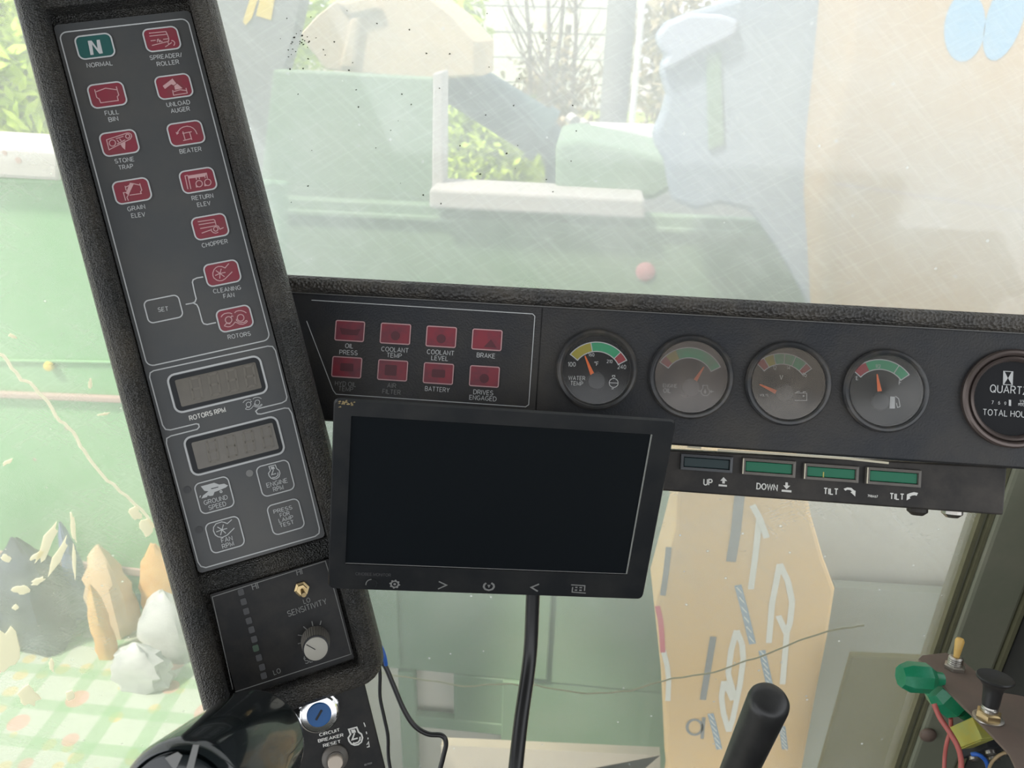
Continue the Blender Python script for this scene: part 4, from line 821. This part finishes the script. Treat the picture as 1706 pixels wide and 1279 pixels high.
# wire connectors: faceted translucent green shells
def connector(px0, px1, d, r, label):
    a, b = at_d(*px0, d), at_d(*px1, d); Fm, l = axis_frame(a, b)
    o = thing('wire_connector', label, 'connector', Fm)
    obj('shell', MB().lathe([(r * .62, 0), (r, l * .2), (r * 1.02, l * .75), (r * .75, l), (.0001, l * 1.01)], n=8, cap0=True), 'conn', o, 25)
    obj('collar', MB().lathe([(r * .45, -l * .25), (r * .5, -.0005), (r * .3, .0005)], n=12, cap0=True), 'conn', o, 40)
connector((1556, 1130), (1500, 1126), .622, .0118, 'pale green plastic wire connector poking out left of the bracket')
connector((1600, 1180), (1556, 1143), .630, .0135, 'dark green plastic wire connector tucked below the bracket edge')
rl = pbox('relay', 'relay', (1619, 1220), .61, .014, .036, .016, 'yellow zinc plated relay under the bracket, beside the red wire', 'relay', yaw=.25, pitch=-.5)
o = MB().box((-.0055, -.014, .0081), (.0055, .014, .0088)); obj('cover', o, 'relay', rl)
rl2 = pbox('terminal_block', 'deep', (1650, 1238), .625, .034, .042, .014, 'dark terminal block with steel screws below the bracket', 'terminal', yaw=.15, pitch=-.5)
for x, y in ((-.009, .010), (.006, .008), (-.010, -.012), (.008, -.014)):
    obj('screw', MB().lathe([(.0042, .007), (.0042, .0095), (.003, .0108), (.0001, .011)], (x, y), 14), 'steel', rl2, 40)
cable('wire', [at_d(1556, 1172, .61), at_d(1566, 1195, .605), at_d(1582, 1219, .60), at_d(1595, 1242, .597), at_d(1601, 1265, .597), at_d(1601, 1300, .60), at_d(1600, 1400, .62)], .0021, 'redw', 'faded red wire curving down from the green connector', 'wire')
cable('wire', [at_d(1584, 1196, .63), at_d(1584, 1215, .635), at_d(1578, 1235, .635), at_d(1574, 1260, .64), at_d(1573, 1300, .64), at_d(1573, 1400, .66)], .0016, 'redw', 'thin red wire hanging behind, nearer the post', 'wire')
cable('wire', [at_d(1619, 1256, .60), at_d(1628, 1256, .597), at_d(1638, 1262, .597), at_d(1645, 1274, .60), at_d(1647, 1300, .61), at_d(1647, 1400, .63)], .0017, 'bluew', 'bright blue wire arching over the terminal screws', 'wire')
cable('wire', [at_d(1645, 1290, .60), at_d(1652, 1270, .595), at_d(1668, 1256, .59), at_d(1688, 1252, .59), at_d(1706, 1258, .595), at_d(1750, 1275, .62)], .0012, 'tanw', 'thin tan wire looping to the right edge of the bracket', 'wire')
oc = at_d(1672, 1082, .66)
tag(obj('round_cover', MB().lathe([(.026, 0), (.024, .008), (.015, .014), (.0001, .016)], n=28), 'orange', None, 40, Frame((px_l + .0665, oc[1], oc[2]), (0, -1, 0), (0, 0, 1))), 'rusty orange round cover on the dark cab side behind the pull knob', 'cover')

# ------------------------------------------------------------------ outside the cab
struct('ground', MB().box((-30, .9, -.2), (30, 60, 0)), 'gravel')
DZ = .95
struct('header_deck', MB().box((-1.7, GY + .06, DZ - .08), (1.6, 3.2, DZ)), 'gdark')
def yplate(px, Y, t, zmin=None, y1=None):
    """outline standing on the vertical plane Y, with thickness t behind it (and its foot carried down to zmin)"""
    P = [at_y(x, y, Y) for x, y in px]; pts = [(p[0], p[2]) for p in P]
    if zmin is not None: pts = pts + [(pts[-1][0], zmin), (pts[0][0], zmin)]
    return pts
def yobj(name, px, Y, t, m, parent=None, zmin=None, bev=None):
    return obj(name, MB().prism(yplate(px, Y, t, zmin), -t, 0), m, parent, None, None if parent else vert(Y), bev)
def child_y(name, px, Y, Y0, t, m, parent, bev=None):
    """part of a thing whose frame is vert(Y0)"""
    mb = MB().prism(yplate(px, Y, t), -t, 0); mb.v = [(a, b, c + (Y0 - Y)) for a, b, c in mb.v]
    return obj(name, mb, m, parent, bev=bev)

# the green machine across the windscreen
Y0 = 1.5
mc = thing('harvester', 'large green farm machine with pale sill standing close outside the windscreen', 'machine', vert(Y0))
def zc(px, py, Y): p = at_y(px, py, Y); return p[0], p[2]
zt = zc(800, 345, Y0)[1]; zb_ = zc(750, 1122, Y0)[1]
xl = zc(430, 800, Y0)[0] - .12; xr = zc(1400, 600, Y0)[0] + .1
def mbox(name, x0, x1, z0, z1, y0, y1, m, bev=.004):
    return obj(name, MB().box((x0, z0, Y0 - y1), (x1, z1, Y0 - y0)), m, mc, bev=bev)
mbox('side_panel', xl, xr, zb_, zt, Y0, Y0 + .03, 'gmach')
xq = zc(862, 1180, Y0)[0]; mbox('lower_panel', xq, xr, DZ, zb_ - .002, Y0 + .004, Y0 + .03, 'gmach')
for a, b in ((566, 600), (668, 694), (836, 866)):
    mbox('frame_post', zc(a, 1200, Y0)[0], zc(b, 1200, Y0)[0], DZ, zb_ - .001, Y0 - .01, Y0 + .025, 'gmach')
zr1, zr0 = zc(750, 1196, Y0)[1], zc(750, 1214, Y0)[1]; mbox('frame_rail', zc(690, 1200, Y0)[0], zc(840, 1200, Y0)[0], zr0, zr1, Y0 - .005, Y0 + .02, 'gmach')
mbox('added_backing', zc(560, 1200, Y0)[0], zc(845, 1200, Y0)[0], DZ, zb_ + .02, Y0 + .032, Y0 + .05, 'cream_')  # added pale board, stands in for bright ground behind the openings
mbox('patch_panel', zc(756, 1160, Y0)[0], zc(845, 1160, Y0)[0], zr1 - .01, zb_ - .0015, Y0 - .002, Y0 + .03, 'gmach')
mbox('panel_rib', xl, xr, zc(800, 372, Y0)[1], zc(800, 362, Y0)[1], Y0 - .012, Y0, 'gmach', .003)
mbox('panel_rib', zc(590, 900, Y0)[0], zc(660, 900, Y0)[0], zb_ + .02, zc(600, 850, Y0)[1], Y0 - .02, Y0, 'gmach', .004)
mbox('panel_rib', zc(890, 900, Y0)[0], zc(925, 900, Y0)[0], zb_ + .02, zc(900, 850, Y0)[1], Y0 - .012, Y0, 'gmach', .004)
child_y('upper_panel', [(455, 116), (722, 130), (722, 345), (430, 338)], Y0 + .06, Y0, .04, 'gmach', mc, .004)
child_y('window_jamb', [(721, 122), (738, 118), (738, 330), (719, 328)], Y0 + .02, Y0, .06, 'sill', mc, .003)
child_y('sill', [(715, 314), (1075, 332), (1075, 366), (715, 348)], Y0 - .04, Y0, .12, 'sill', mc, .006)
mk = MB().lathe([(.019, .0), (.019, .004), (.012, .007), (.0001, .008)], zc(1075, 452, Y0), 20); obj('marker_lamp', mk, 'redblur', mc, 40)['label'] = 'round red marker lamp'
child_y('fender', [(925, 236), (965, 231), (1040, 246), (1112, 263), (1130, 285), (1126, 312), (1092, 334), (925, 332)], Y0 + .05, Y0, .28, 'gmach', mc, .012)
# auger tube with its elbow
Ya = 2.26
A_ = at_y(640, 58, Ya); B_ = at_y(905, 224, Ya)
af, al = axis_frame(A_, B_)
au = thing('auger_tube', 'dark teal unloading auger pipe sloping down behind the windscreen', 'auger', af)
obj('pipe', MB().lathe([(.064, 0), (.066, al * .5), (.069, al)], n=32, cap0=True, cap1=True), 'teal', au, 40)
obj('flange', MB().lathe([(.079, al - .02), (.079, al + .01), (.066, al + .012)], n=32, cap0=True, cap1=True), 'teal', au, 40)
obj('clamp_band', MB().lathe([(.071, al * .42), (.071, al * .47)], n=32, cap0=True, cap1=True), 'teal', au, 40)
inv = np.linalg.inv(np.array(af.m)); loc = lambda p: tuple((inv @ np.append(p, 1))[:3])
obj('elbow', MB().tube([loc(at_y(905, 222, Ya)), loc(at_y(925, 245, Ya)), loc(at_y(934, 275, Ya)), loc(at_y(936, 330, Ya)), loc(at_y(940, 420, Ya))], .047, 20), 'teal', au, 50)
for x, y in ((968, 205), (985, 222), (950, 196)):
    obj('flange_bolt', MB().tube([loc(at_y(x, y, Ya - .08)), loc(at_y(x + 8, y + 7, Ya - .10))], .016, 8), 'sill', au)
# cream spout hood at the auger's upper end
Yh = 1.9
sh = thing('spout_hood', 'cream fabric spout hood above the green panel at the upper end of the auger', 'hood', vert(Yh))
pts = yplate([(492, 58), (522, 25), (562, -6), (612, -40), (690, -30), (760, 25), (800, 70), (800, 128), (722, 134), (640, 128), (537, 117), (512, 86)], Yh, .2)
cxx = sum(p[0] for p in pts) / len(pts); czz = sum(p[1] for p in pts) / len(pts)
rings = [[(cxx + (p[0] - cxx) * k, czz + (p[1] - czz) * k, h) for p in pts] for k, h in ((1.0, -.26), (1.0, -.03), (.93, 0), )]
obj('cover', MB().loft(rings), 'spout', sh, 30)
fold = yplate([(560, 4), (590, 30), (640, 18), (620, -10)], Yh, .1)
obj('fold', MB().prism(fold, -.02, .018), 'spout', sh, bev=.01)
fold = yplate([(586, 30), (605, 22), (592, 116), (566, 114)], Yh, .1); obj('fold', MB().prism(fold, -.02, .014), 'spout', sh, bev=.008)

# grey guard with yellow stripes, upper left of the windscreen
Yg = 1.72
gu = thing('guard_panel', 'grey guard panel with two yellow stripes at the upper left of the windscreen', 'panel', vert(Yg))
obj('panel', MB().prism(yplate([(330, -40), (512, -40), (490, 60), (474, 118), (464, 330), (330, 330)], Yg, .05), -.05, 0), 'post', gu, bev=.004)
for q in ([(432, -10), (445, -10), (432, 30), (422, 42), (417, 36)], [(436, -12), (460, -12), (452, 34), (427, 26)]):
    q = [(x - (12 if len(q) == 5 else 0), y) for x, y in q]
    obj('stripe', MB().prism(yplate(q, Yg, .01), .0004, .002), 'yellow', gu)

# blue grey shape of unclear kind, built as a hanging sheet
Yt = 1.36
tp = thing('silhouette', 'pale blue grey shape with notched left edge, hanging left of the big cardboard', 'silhouette', vert(Yt))
outl = [(1245, -40), (1228, -4), (1190, 8), (1150, 20), (1112, 36), (1094, 58), (1096, 76), (1112, 92), (1106, 102), (1100, 118), (1106, 138), (1112, 160), (1104, 190), (1098, 205), (1089, 222), (1092, 244), (1108, 270), (1113, 300), (1120, 335), (1160, 352), (1200, 340), (1250, 352), (1300, 420), (1345, 500), (1372, 560), (1420, 560), (1420, -40)]
pts = yplate(outl, Yt, .06)
obj('sheet', MB().prism(pts, -.06, 0), 'bluegrey', tp, bev=.012)
obj('flap', MB().prism(yplate([(1148, 22), (1200, 24), (1228, 34), (1224, 60), (1170, 84), (1106, 120), (1101, 108), (1111, 93), (1095, 76), (1093, 58), (1112, 38)], Yt, .03), .0005, .018), 'bluegreyl', tp, bev=.006)
obj('edge_strip', MB().prism(yplate([(1176, 92), (1200, 84), (1206, 240), (1180, 250)], Yt, .03), .0005, .006), 'gmach', tp, bev=.002)
obj('hem_patch', MB().prism(yplate([(1365, -30), (1390, -30), (1386, 28), (1368, 34)], Yt, .03), .0005, .006), 'bagb', tp, bev=.002)

# big cardboard box, right
Yb = 1.16
cb = thing('cardboard_box', 'tall plain tan cardboard box filling the upper right of the windscreen, blue print on it', 'box', vert(Yb))
obj('front_panel', MB().prism(yplate([(1428, -60), (1410, 110), (1392, 260), (1387, 360), (1392, 450), (1400, 640), (1860, 640), (1860, -60)], Yb, .3), -.18, 0), 'carton', cb, bev=.008)
obj('fold_line', MB().stroke(yplate([(1392, 306), (1480, 318), (1600, 336), (1760, 362)], Yb, 0), .003, .0006), 'rust', cb)
for c, rx, ry, a in (((1607, 45), 34, 58, .12), ((1674, 30), 30, 74, .32)):
    obj('print_mark', MB().prism([(p[0], p[1]) for p in yplate([(c[0] + rx * math.cos(t) * math.cos(a) - ry * math.sin(t) * math.sin(a), c[1] + rx * math.cos(t) * math.sin(a) + ry * math.sin(t) * math.cos(a)) for t in [2 * PI * k / 24 for k in range(24)]], Yb, 0)], .0002, .0008), 'cartonf', cb)
# printed cardboard carton below
Yc = .98
cc = thing('printed_carton', 'tan carton with white letters and blue hatching, seen below the dashboard', 'box', vert(Yc))
face = [(1130, 740), (1335, 770), (1352, 860), (1372, 930), (1392, 984), (1380, 1060), (1360, 1160), (1330, 1320), (1114, 1320), (1108, 1180), (1090, 1010), (1112, 930), (1125, 880)]
pts = yplate(face, Yc, .25); low = min(p[1] for p in pts)
obj('face', MB().prism(pts, -.10, 0), 'carton2', cc, bev=.006)
obj('base', MB().box((pts[8][0] + .005, DZ, -.09), (pts[7][0] - .005, low - .001, -.005)), 'carton2', cc)
zc_ = zm(1100, 830, 2.85)
def cprint(paths, w, m, name, h=.0006):
    mb = MB()
    for i, p in enumerate(paths):
        q = [tuple(yplate([zc_(*a)], Yc, 0)[0]) for a in p]; cl = len(p) > 2 and p[0] == p[-1]; n = len(q)
        if cl: mb.stroke(q, w, h + i * .0003, True)
        else:
            for k in range(n - 1): mb.stroke([q[k], q[k + 1]], w, h + i * .0003 + k * .00004)
    return obj(name, mb, m, cc)
cprint([[(470, 95), (455, 240), (430, 430)]], .0092, 'cartonw', 'letter'); cprint([[(437, 30), (470, 90), (505, 185)]], .0092, 'cartonw', 'letter', .0012)
cprint([[(515, 685), (530, 500), (567, 310), (605, 390), (626, 490), (615, 590), (598, 640), (560, 555)], [(600, 640), (590, 760), (580, 880)]], .0092, 'cartonw', 'letter')
cprint([[(352, 940), (322, 830), (336, 720), (362, 625), (388, 690), (394, 760), (378, 880), (345, 1040), (325, 1105), (300, 1020), (290, 940), (302, 865), (345, 955)]], .0092, 'cartonw', 'letter')
for p, w in (([(368, 410), (400, 530), (438, 690)], .0085), ([(482, 720), (500, 800), (520, 890)], .0085), ([(238, 1020), (262, 1110), (280, 1190)], .008), ([(578, 1080), (592, 1190)], .008)):
    cprint([p], w * 1.3, 'cartonb', 'hatch_mark')
    for k in range(6):
        t = (k + .5) / 6; x = p[0][0] + (p[-1][0] - p[0][0]) * t; y = p[0][1] + (p[-1][1] - p[0][1]) * t
        cprint([[(x - 12, y - 14), (x + 12, y + 14)]], .0016, 'cartonw', 'hatch_line', .0009)
cprint([[(378, -30), (358, 160), (335, 300)]], .015, 'cartong', 'tape'); cprint([[(252, 655), (228, 800), (202, 955)]], .0105, 'cartong', 'tape')
cprint([zcirc((163, 1085), 36)], .005, 'cartong', 'letter'); cprint([[(207, 1038), (198, 1140)]], .006, 'cartong', 'letter')
cprint([[(-14, 510), (2, 580), (8, 660), (12, 730)]], .0085, 'cartonr', 'tape'); cprint([[(14, 720), (32, 790), (40, 860), (36, 960)]], .0085, 'cartonw', 'tape')
cprint([[(40, 230), (30, 330), (12, 460)]], .009, 'cartong', 'tape')

# plates right of the carton
bz = yplate([(1400, 640), (1860, 640)], Yb, 0)
tag(obj('crate', MB().box((yplate([(1290, 800)], Yb, 0)[0][0], DZ, -.18), (bz[1][0], bz[0][1] - .002, -.004)), 'palegrey', None, None, vert(Yb), .004), 'pale grey crate under the big cardboard box, right of the printed carton', 'crate')
tag(yobj('steel_plate', [(1392, 978), (1720, 998), (1720, 1320), (1380, 1320)], 1.12, .02, 'midgrey', zmin=DZ), 'grey green steel plate leaning below the pale grey crate', 'plate')
tag(yobj('storage_box', [(1418, 1092), (1640, 1102), (1640, 1330), (1400, 1330)], .93, .012, 'olive', zmin=DZ, bev=.004), 'dark olive box at the foot of the right post', 'box')
tag(yobj('plank', [(735, 1241), (1100, 1258), (1100, 1330), (725, 1330)], 1.12, .02, 'plankm', zmin=DZ), 'tan plank edge at the foot of the green machine', 'plank')

# left side: green sheet with ribs, ledge
Ys = 1.18
gs = thing('sheet_wall', 'tall faded green sheet metal side with ribs and scratches, left of the pillar', 'machine', vert(Ys))
L_ = [(-260, 262), (470, 306), (470, 1020), (-260, 930)]
obj('sheet', MB().prism(yplate(L_, Ys, .03, ), -.03, 0), 'gsheet', gs, bev=.004)
def rib(a, b, t, w, m, name):
    q = yplate([(-260, a), (460, b), (460, b + w), (-260, a + w)], Ys, 0); obj(name, MB().prism(q, .0002, t), m, gs, bev=min(.003, t * .4))
rib(288, 300, .02, 8, 'gsheet', 'rib'); rib(592, 604, .006, 5, 'gsheet', 'rib'); rib(638, 668, .012, 10, 'rust', 'rib'); rib(882, 975, .006, 12, 'rust', 'rib')
obj('ledge', MB().prism(yplate([(-260, 222), (118, 246), (118, 296), (-260, 276)], Ys, 0), -.12, .03), 'sill', gs, bev=.006)
u = yplate([(86, 607)], Ys, 0)[0]; obj('bolt_head', MB().lathe([(.009, .006), (.008, .012), (.0001, .014)], u, 14), 'yellow', gs, 40)
for c, r in (((112, 712), 5), ((58, 765), 3), ((30, 250), 4), ((52, 262), 5)):
    u = yplate([c], Ys, 0)[0]; obj('rust_spot', MB().prism(circle(u, r * .001, 10), .0002, .0009 if c[1] > 300 else .0306), 'rust', gs)
foot = yplate([(-260, 930), (470, 1020)], Ys, 0)
obj('sheet_foot', MB().box((foot[0][0], DZ, -.06), (foot[1][0], foot[1][1] + .01, -.031)), 'gdark', gs)

# table with oilcloth, bags on it
tz = 1.90
ty0, ty1 = .735, 1.145
tb = thing('table', 'low table draped in a green and yellow floral plaid oilcloth, lower left outside', 'table', Frame((-.75, .97, DZ), (1, 0, 0), (0, 1, 0)))
tx = (-.62, .36)
obj('tabletop', MB().box((tx[0], ty0 - .97, tz - DZ - .03), (tx[1], ty1 - .97, tz - DZ - .004)), 'palegrey', tb)
obj('oilcloth', MB().box((tx[0] - .003, ty0 - .973, tz - DZ - .004), (tx[1] + .003, ty1 - .967, tz - DZ)), 'cloth', tb)
obj('cloth_drop', MB().box((tx[0] - .003, ty0 - .977, tz - DZ - .28), (tx[1] + .003, ty0 - .973, tz - DZ)), 'cloth', tb)
for x in (tx[0] + .03, tx[1] - .03):
    for y in (ty0 + .03, ty1 - .03): obj('leg', MB().box((x - .015, y - .985, 0), (x + .015, y - .955, tz - DZ - .03)), 'bark', tb)
def lump(name, px, d, sx, sy, sz, m, label, cat, seed, group=None, zf=tz, crump=.16):
    """a crumpled bag resting on the table"""
    r_ = random.Random(seed); c = at_y(px[0], px[1], d); mb = MB(); nu, nv = 18, 9; rings = []
    off = [[1 + r_.uniform(-crump, crump) for _ in range(nu)] for _ in range(nv)]
    for j in range(nv):
        t = j / (nv - 1); rr = (1 - (abs(2 * t - .7) / 1.35) ** 3) * (1 - .25 * t)
        rings.append([(sx / 2 * rr * off[j][i] * math.copysign(abs(math.cos(2 * PI * i / nu)) ** .7, math.cos(2 * PI * i / nu)), sy / 2 * rr * off[j][i] * math.copysign(abs(math.sin(2 * PI * i / nu)) ** .7, math.sin(2 * PI * i / nu)), max(0, sz * (t + (r_.uniform(-.03, .03) if 0 < j else 0)))) for i in range(nu)])
    mb.loft(rings); return tag(obj(name, mb, m, None, 35, Frame((c[0], c[1], zf), (1, 0, 0), (0, 1, 0))), label, cat, group)
lump('cloth_bundle', (-8, 1100), 1.06, .13, .11, .245, 'bagblue', 'faded blue cloth bundle at the far left end of the table', 'cloth', 3)
lump('bag', (97, 1140), 1.05, .135, .11, .23, 'bagb', 'black quilted bag standing on the oilcloth beside the blue bundle', 'bag', 4)
lump('bag', (173, 1140), 1.12, .035, .04, .22, 'bagblue', 'narrow blue grey bag squeezed right of the black bag', 'bag', 8)
lump('paper_bag', (222, 1150), 1.09, .085, .07, .20, 'bagt', 'crumpled tan paper bag in the middle of the table pile', 'bag', 5)
lump('paper_bag', (196, 1150), 1.022, .032, .035, .165, 'bago', 'small orange brown paper bag in front of the tan one', 'bag', 15)
lump('plastic_bag', (305, 1150), 1.045, .12, .07, .145, 'bagw', 'crumpled grey plastic bag at the right end, beside the pillar', 'bag', 6)
lump('plastic_bag', (246, 1160), .965, .11, .055, .095, 'bagw', 'low flattened grey plastic bag in front of the tan paper bag', 'bag', 9)
lump('paper_bag', (300, 1120), 1.118, .09, .04, .19, 'bago', 'orange brown paper bag behind the right grey plastic bag', 'bag', 17)

# ------------------------------------------------------------------ trees, pole, white building
def foliage(name, boxes, n, size, m, parent, frame, seed):
    r_ = random.Random(seed); mb = MB(); W = np.linalg.inv(np.array(frame.m))
    for k in range(n):
        c, s = boxes[r_.randrange(len(boxes))]; p = np.array(c) + np.array([r_.gauss(0, .45) * s[0], r_.gauss(0, .45) * s[1], r_.gauss(0, .45) * s[2]])
        a = np.array([r_.gauss(0, 1) for _ in range(3)]); a /= np.linalg.norm(a); b = np.cross(a, [r_.gauss(0, 1) for _ in range(3)]); b /= np.linalg.norm(b)
        L = size * r_.uniform(.6, 1.3); w = L * .42
        q = [p - a * L, p + b * w, p + a * L, p - b * w]; mb.add([tuple((W @ np.append(x, 1))[:3]) for x in q], [(0, 1, 2, 3)])
    o = obj(name, mb, m, parent); o['kind'] = 'stuff'; return o
def tree(name, label, cat, base, pts, r, boxes, n, size, m, seed, group=None):
    fr_ = Frame((base[0], base[1], 0), (1, 0, 0), (0, 1, 0)); t = thing(name, label, cat, fr_, group); P = [(p[0] - base[0], p[1] - base[1], p[2]) for p in pts]
    obj('trunk', MB().tube(P, [r * (1 - .6 * i / (len(P) - 1)) for i in range(len(P))], 8), 'bark', t, 60)
    if n: foliage('leaves', boxes, n, size, m, t, fr_, seed)
    return t
def bx_px(px0, py0, px1, py1, y, dy):
    a, b = at_y(px0, py0, y), at_y(px1, py1, y); return ((a + b) / 2, (abs(b[0] - a[0]) / 2, dy, abs(a[2] - b[2]) / 2))
p = at_y(30, 200, 5.2); tree('bush', 'bright yellow green bush above the left ledge', 'bush', p, [(p[0], p[1], 0), (p[0] + .1, p[1], 2), (p[0], p[1], 3.4)], .08, [bx_px(-130, -60, 110, 210, 5.2, .6), bx_px(-40, 60, 120, 260, 4.6, .4)], 2600, .075, 'leaf', 21)
p = at_y(790, 300, 6.0); tree('bush', 'sunlit green bush framed by the sill and the auger', 'bush', p, [(p[0], p[1], 0), (p[0], p[1], 1.2), (p[0] + .1, p[1], 2.2)], .07, [bx_px(710, 150, 850, 330, 6.0, .25), bx_px(740, 200, 900, 330, 6.3, .2)], 6000, .045, 'leaf', 22)
p = at_y(880, 200, 8.4); tree('bush', 'dry tan thicket behind the auger', 'bush', p, [(p[0], p[1], 0), (p[0], p[1], 2.4)], .06, [bx_px(820, 180, 960, 260, 8.4, .25)], 900, .06, 'leafd', 23)
p = at_y(880, 300, 7.15); tree('bush', 'low dark bush right of the sunlit green one', 'bush', p, [(p[0], p[1], 0), (p[0], p[1], 1.5), (p[0] - .1, p[1], 2.0)], .05, [bx_px(850, 250, 905, 285, 7.15, .1)], 500, .07, 'leaf', 27)
p = at_y(730, 60, 9.0); tree('tree', 'leafy green tree behind the cream spout hood', 'tree', p, [(p[0], p[1], 0), (p[0] + .2, p[1], 2.5), (p[0] - .1, p[1], 5)], .12, [bx_px(640, -60, 800, 120, 9.0, .8), bx_px(380, -60, 580, 150, 9.0, .8)], 3000, .085, 'leaf', 24)
p = at_y(1090, 100, 10); tree('tree', 'pale tree between the concrete pole and the blue grey shape', 'tree', p, [(p[0], p[1], 0), (p[0] + .2, p[1], 2.5), (p[0] - .1, p[1], 5)], .1, [bx_px(1050, -60, 1180, 240, 10, .8)], 1300, .085, 'leafd', 25)
p = at_y(920, 80, 11); tree('tree', 'tan leafed tree in front of the white building', 'tree', p, [(p[0], p[1], 0), (p[0] + .2, p[1], 3)], .1, [bx_px(840, 60, 1010, 260, 10.5, .6)], 900, .07, 'leafd', 26)
for i, (x, xb, y0, lab) in enumerate(((868, 884, 9.4, 'leftmost thin bare sapling before the white building'), (912, 905, 9.0, 'forked bare sapling in the middle before the white building'), (958, 950, 9.7, 'thin bare sapling beside the concrete pole'), (945, 912, 9.25, 'slanting bare sapling right of the forked one'))):
    a = at_y(x, -90, y0); b = at_y(xb, 200, y0)
    t = tree('sapling', lab, 'tree', b, [(b[0], b[1], 0), (b[0] + .03, b[1], b[2] * .5), tuple(b), ((a[0] + b[0]) / 2 + .04, y0, (a[2] + b[2]) / 2), tuple(a)], .042, [], 0, 0, None, i)
    mb = MB()
    for k in range(7):
        h = rng.uniform(1.8, 3.4); s = rng.choice((-1, 1)); mb.tube([(0, 0, h), (s * rng.uniform(.1, .3), .05, h + .3), (s * rng.uniform(.3, .55), .1, h + .75)], [.012, .008, .004], 6)
    obj('branches', mb, 'bark', t)['kind'] = 'stuff'
a, b = at_y(1006, 100, 5.2), at_y(1054, 100, 5.2)
po = thing('utility_pole', 'grey concrete pole rising behind the auger end', 'pole', Frame(((a[0] + b[0]) / 2, 5.3, 0), (1, 0, 0), (0, 1, 0)))
r0 = (b[0] - a[0]) / 2; obj('shaft', MB().lathe([(r0 * 1.1, 0), (r0, 3), (r0 * .85, 7)], n=20, cap1=True), 'post', po, 50)
obj('conduit', MB().tube([(r0 + .03, -.03, 0), (r0 + .03, -.03, 6.5)], .022, 8), 'white', po, 50)
a, b = at_y(985, 222, 4.2), at_y(1135, 238, 4.2)
wl = thing('low_wall', 'low white capped wall at the foot of the concrete pole', 'wall', Frame((a[0], 4.2, 0), (1, 0, 0), (0, 1, 0)))
obj('cap', MB().box((-.1, 0, a[2] - .03), (b[0] - a[0] + .5, .25, a[2] + .03)), 'white', wl); obj('wall_body', MB().box((-.08, .02, 0), (b[0] - a[0] + .48, .23, a[2] - .03)), 'post', wl)
bl = thing('building', 'white boarded building far behind the bare saplings', 'building', Frame((at_y(905, 60, 13)[0], 13, 0), (1, 0, 0), (0, 1, 0)))
for k in range(13):
    obj('siding_board', MB().box((-1.8, .01 * (k % 2), k * .36), (1.5, .15, k * .36 + .345)), 'white', bl)
obj('roof', MB().loft([[(-2, -.3, 4.68), (-2, 1.2, 5.4), (-2, 2.7, 4.68)], [(1.7, -.3, 4.68), (1.7, 1.2, 5.4), (1.7, 2.7, 4.68)]]), 'post', bl)
obj('rear_wall', MB().box((-1.8, .16, 0), (1.5, 2.4, 4.66)), 'white', bl)
a = at_y(30, 230, 9); bl = thing('shed', 'small white shed behind the bush at the far left', 'building', Frame((a[0], 9, 0), (1, 0, 0), (0, 1, 0)))
obj('wall', MB().box((-1.6, 0, 0), (.6, 1.5, 2.3)), 'white', bl); obj('roof', MB().box((-1.7, -.1, 2.3), (.7, 1.6, 2.38)), 'post', bl)
hill = struct('meadow', MB().loft([[(x, y, z) for x in (-14, -6, 0, 6, 14)] for y, z in ((6.9, .01), (7.4, .9), (8.6, 1.5), (10, 1.72), (12.7, 1.8), (12.75, .01))], False, False, False), 'grass')
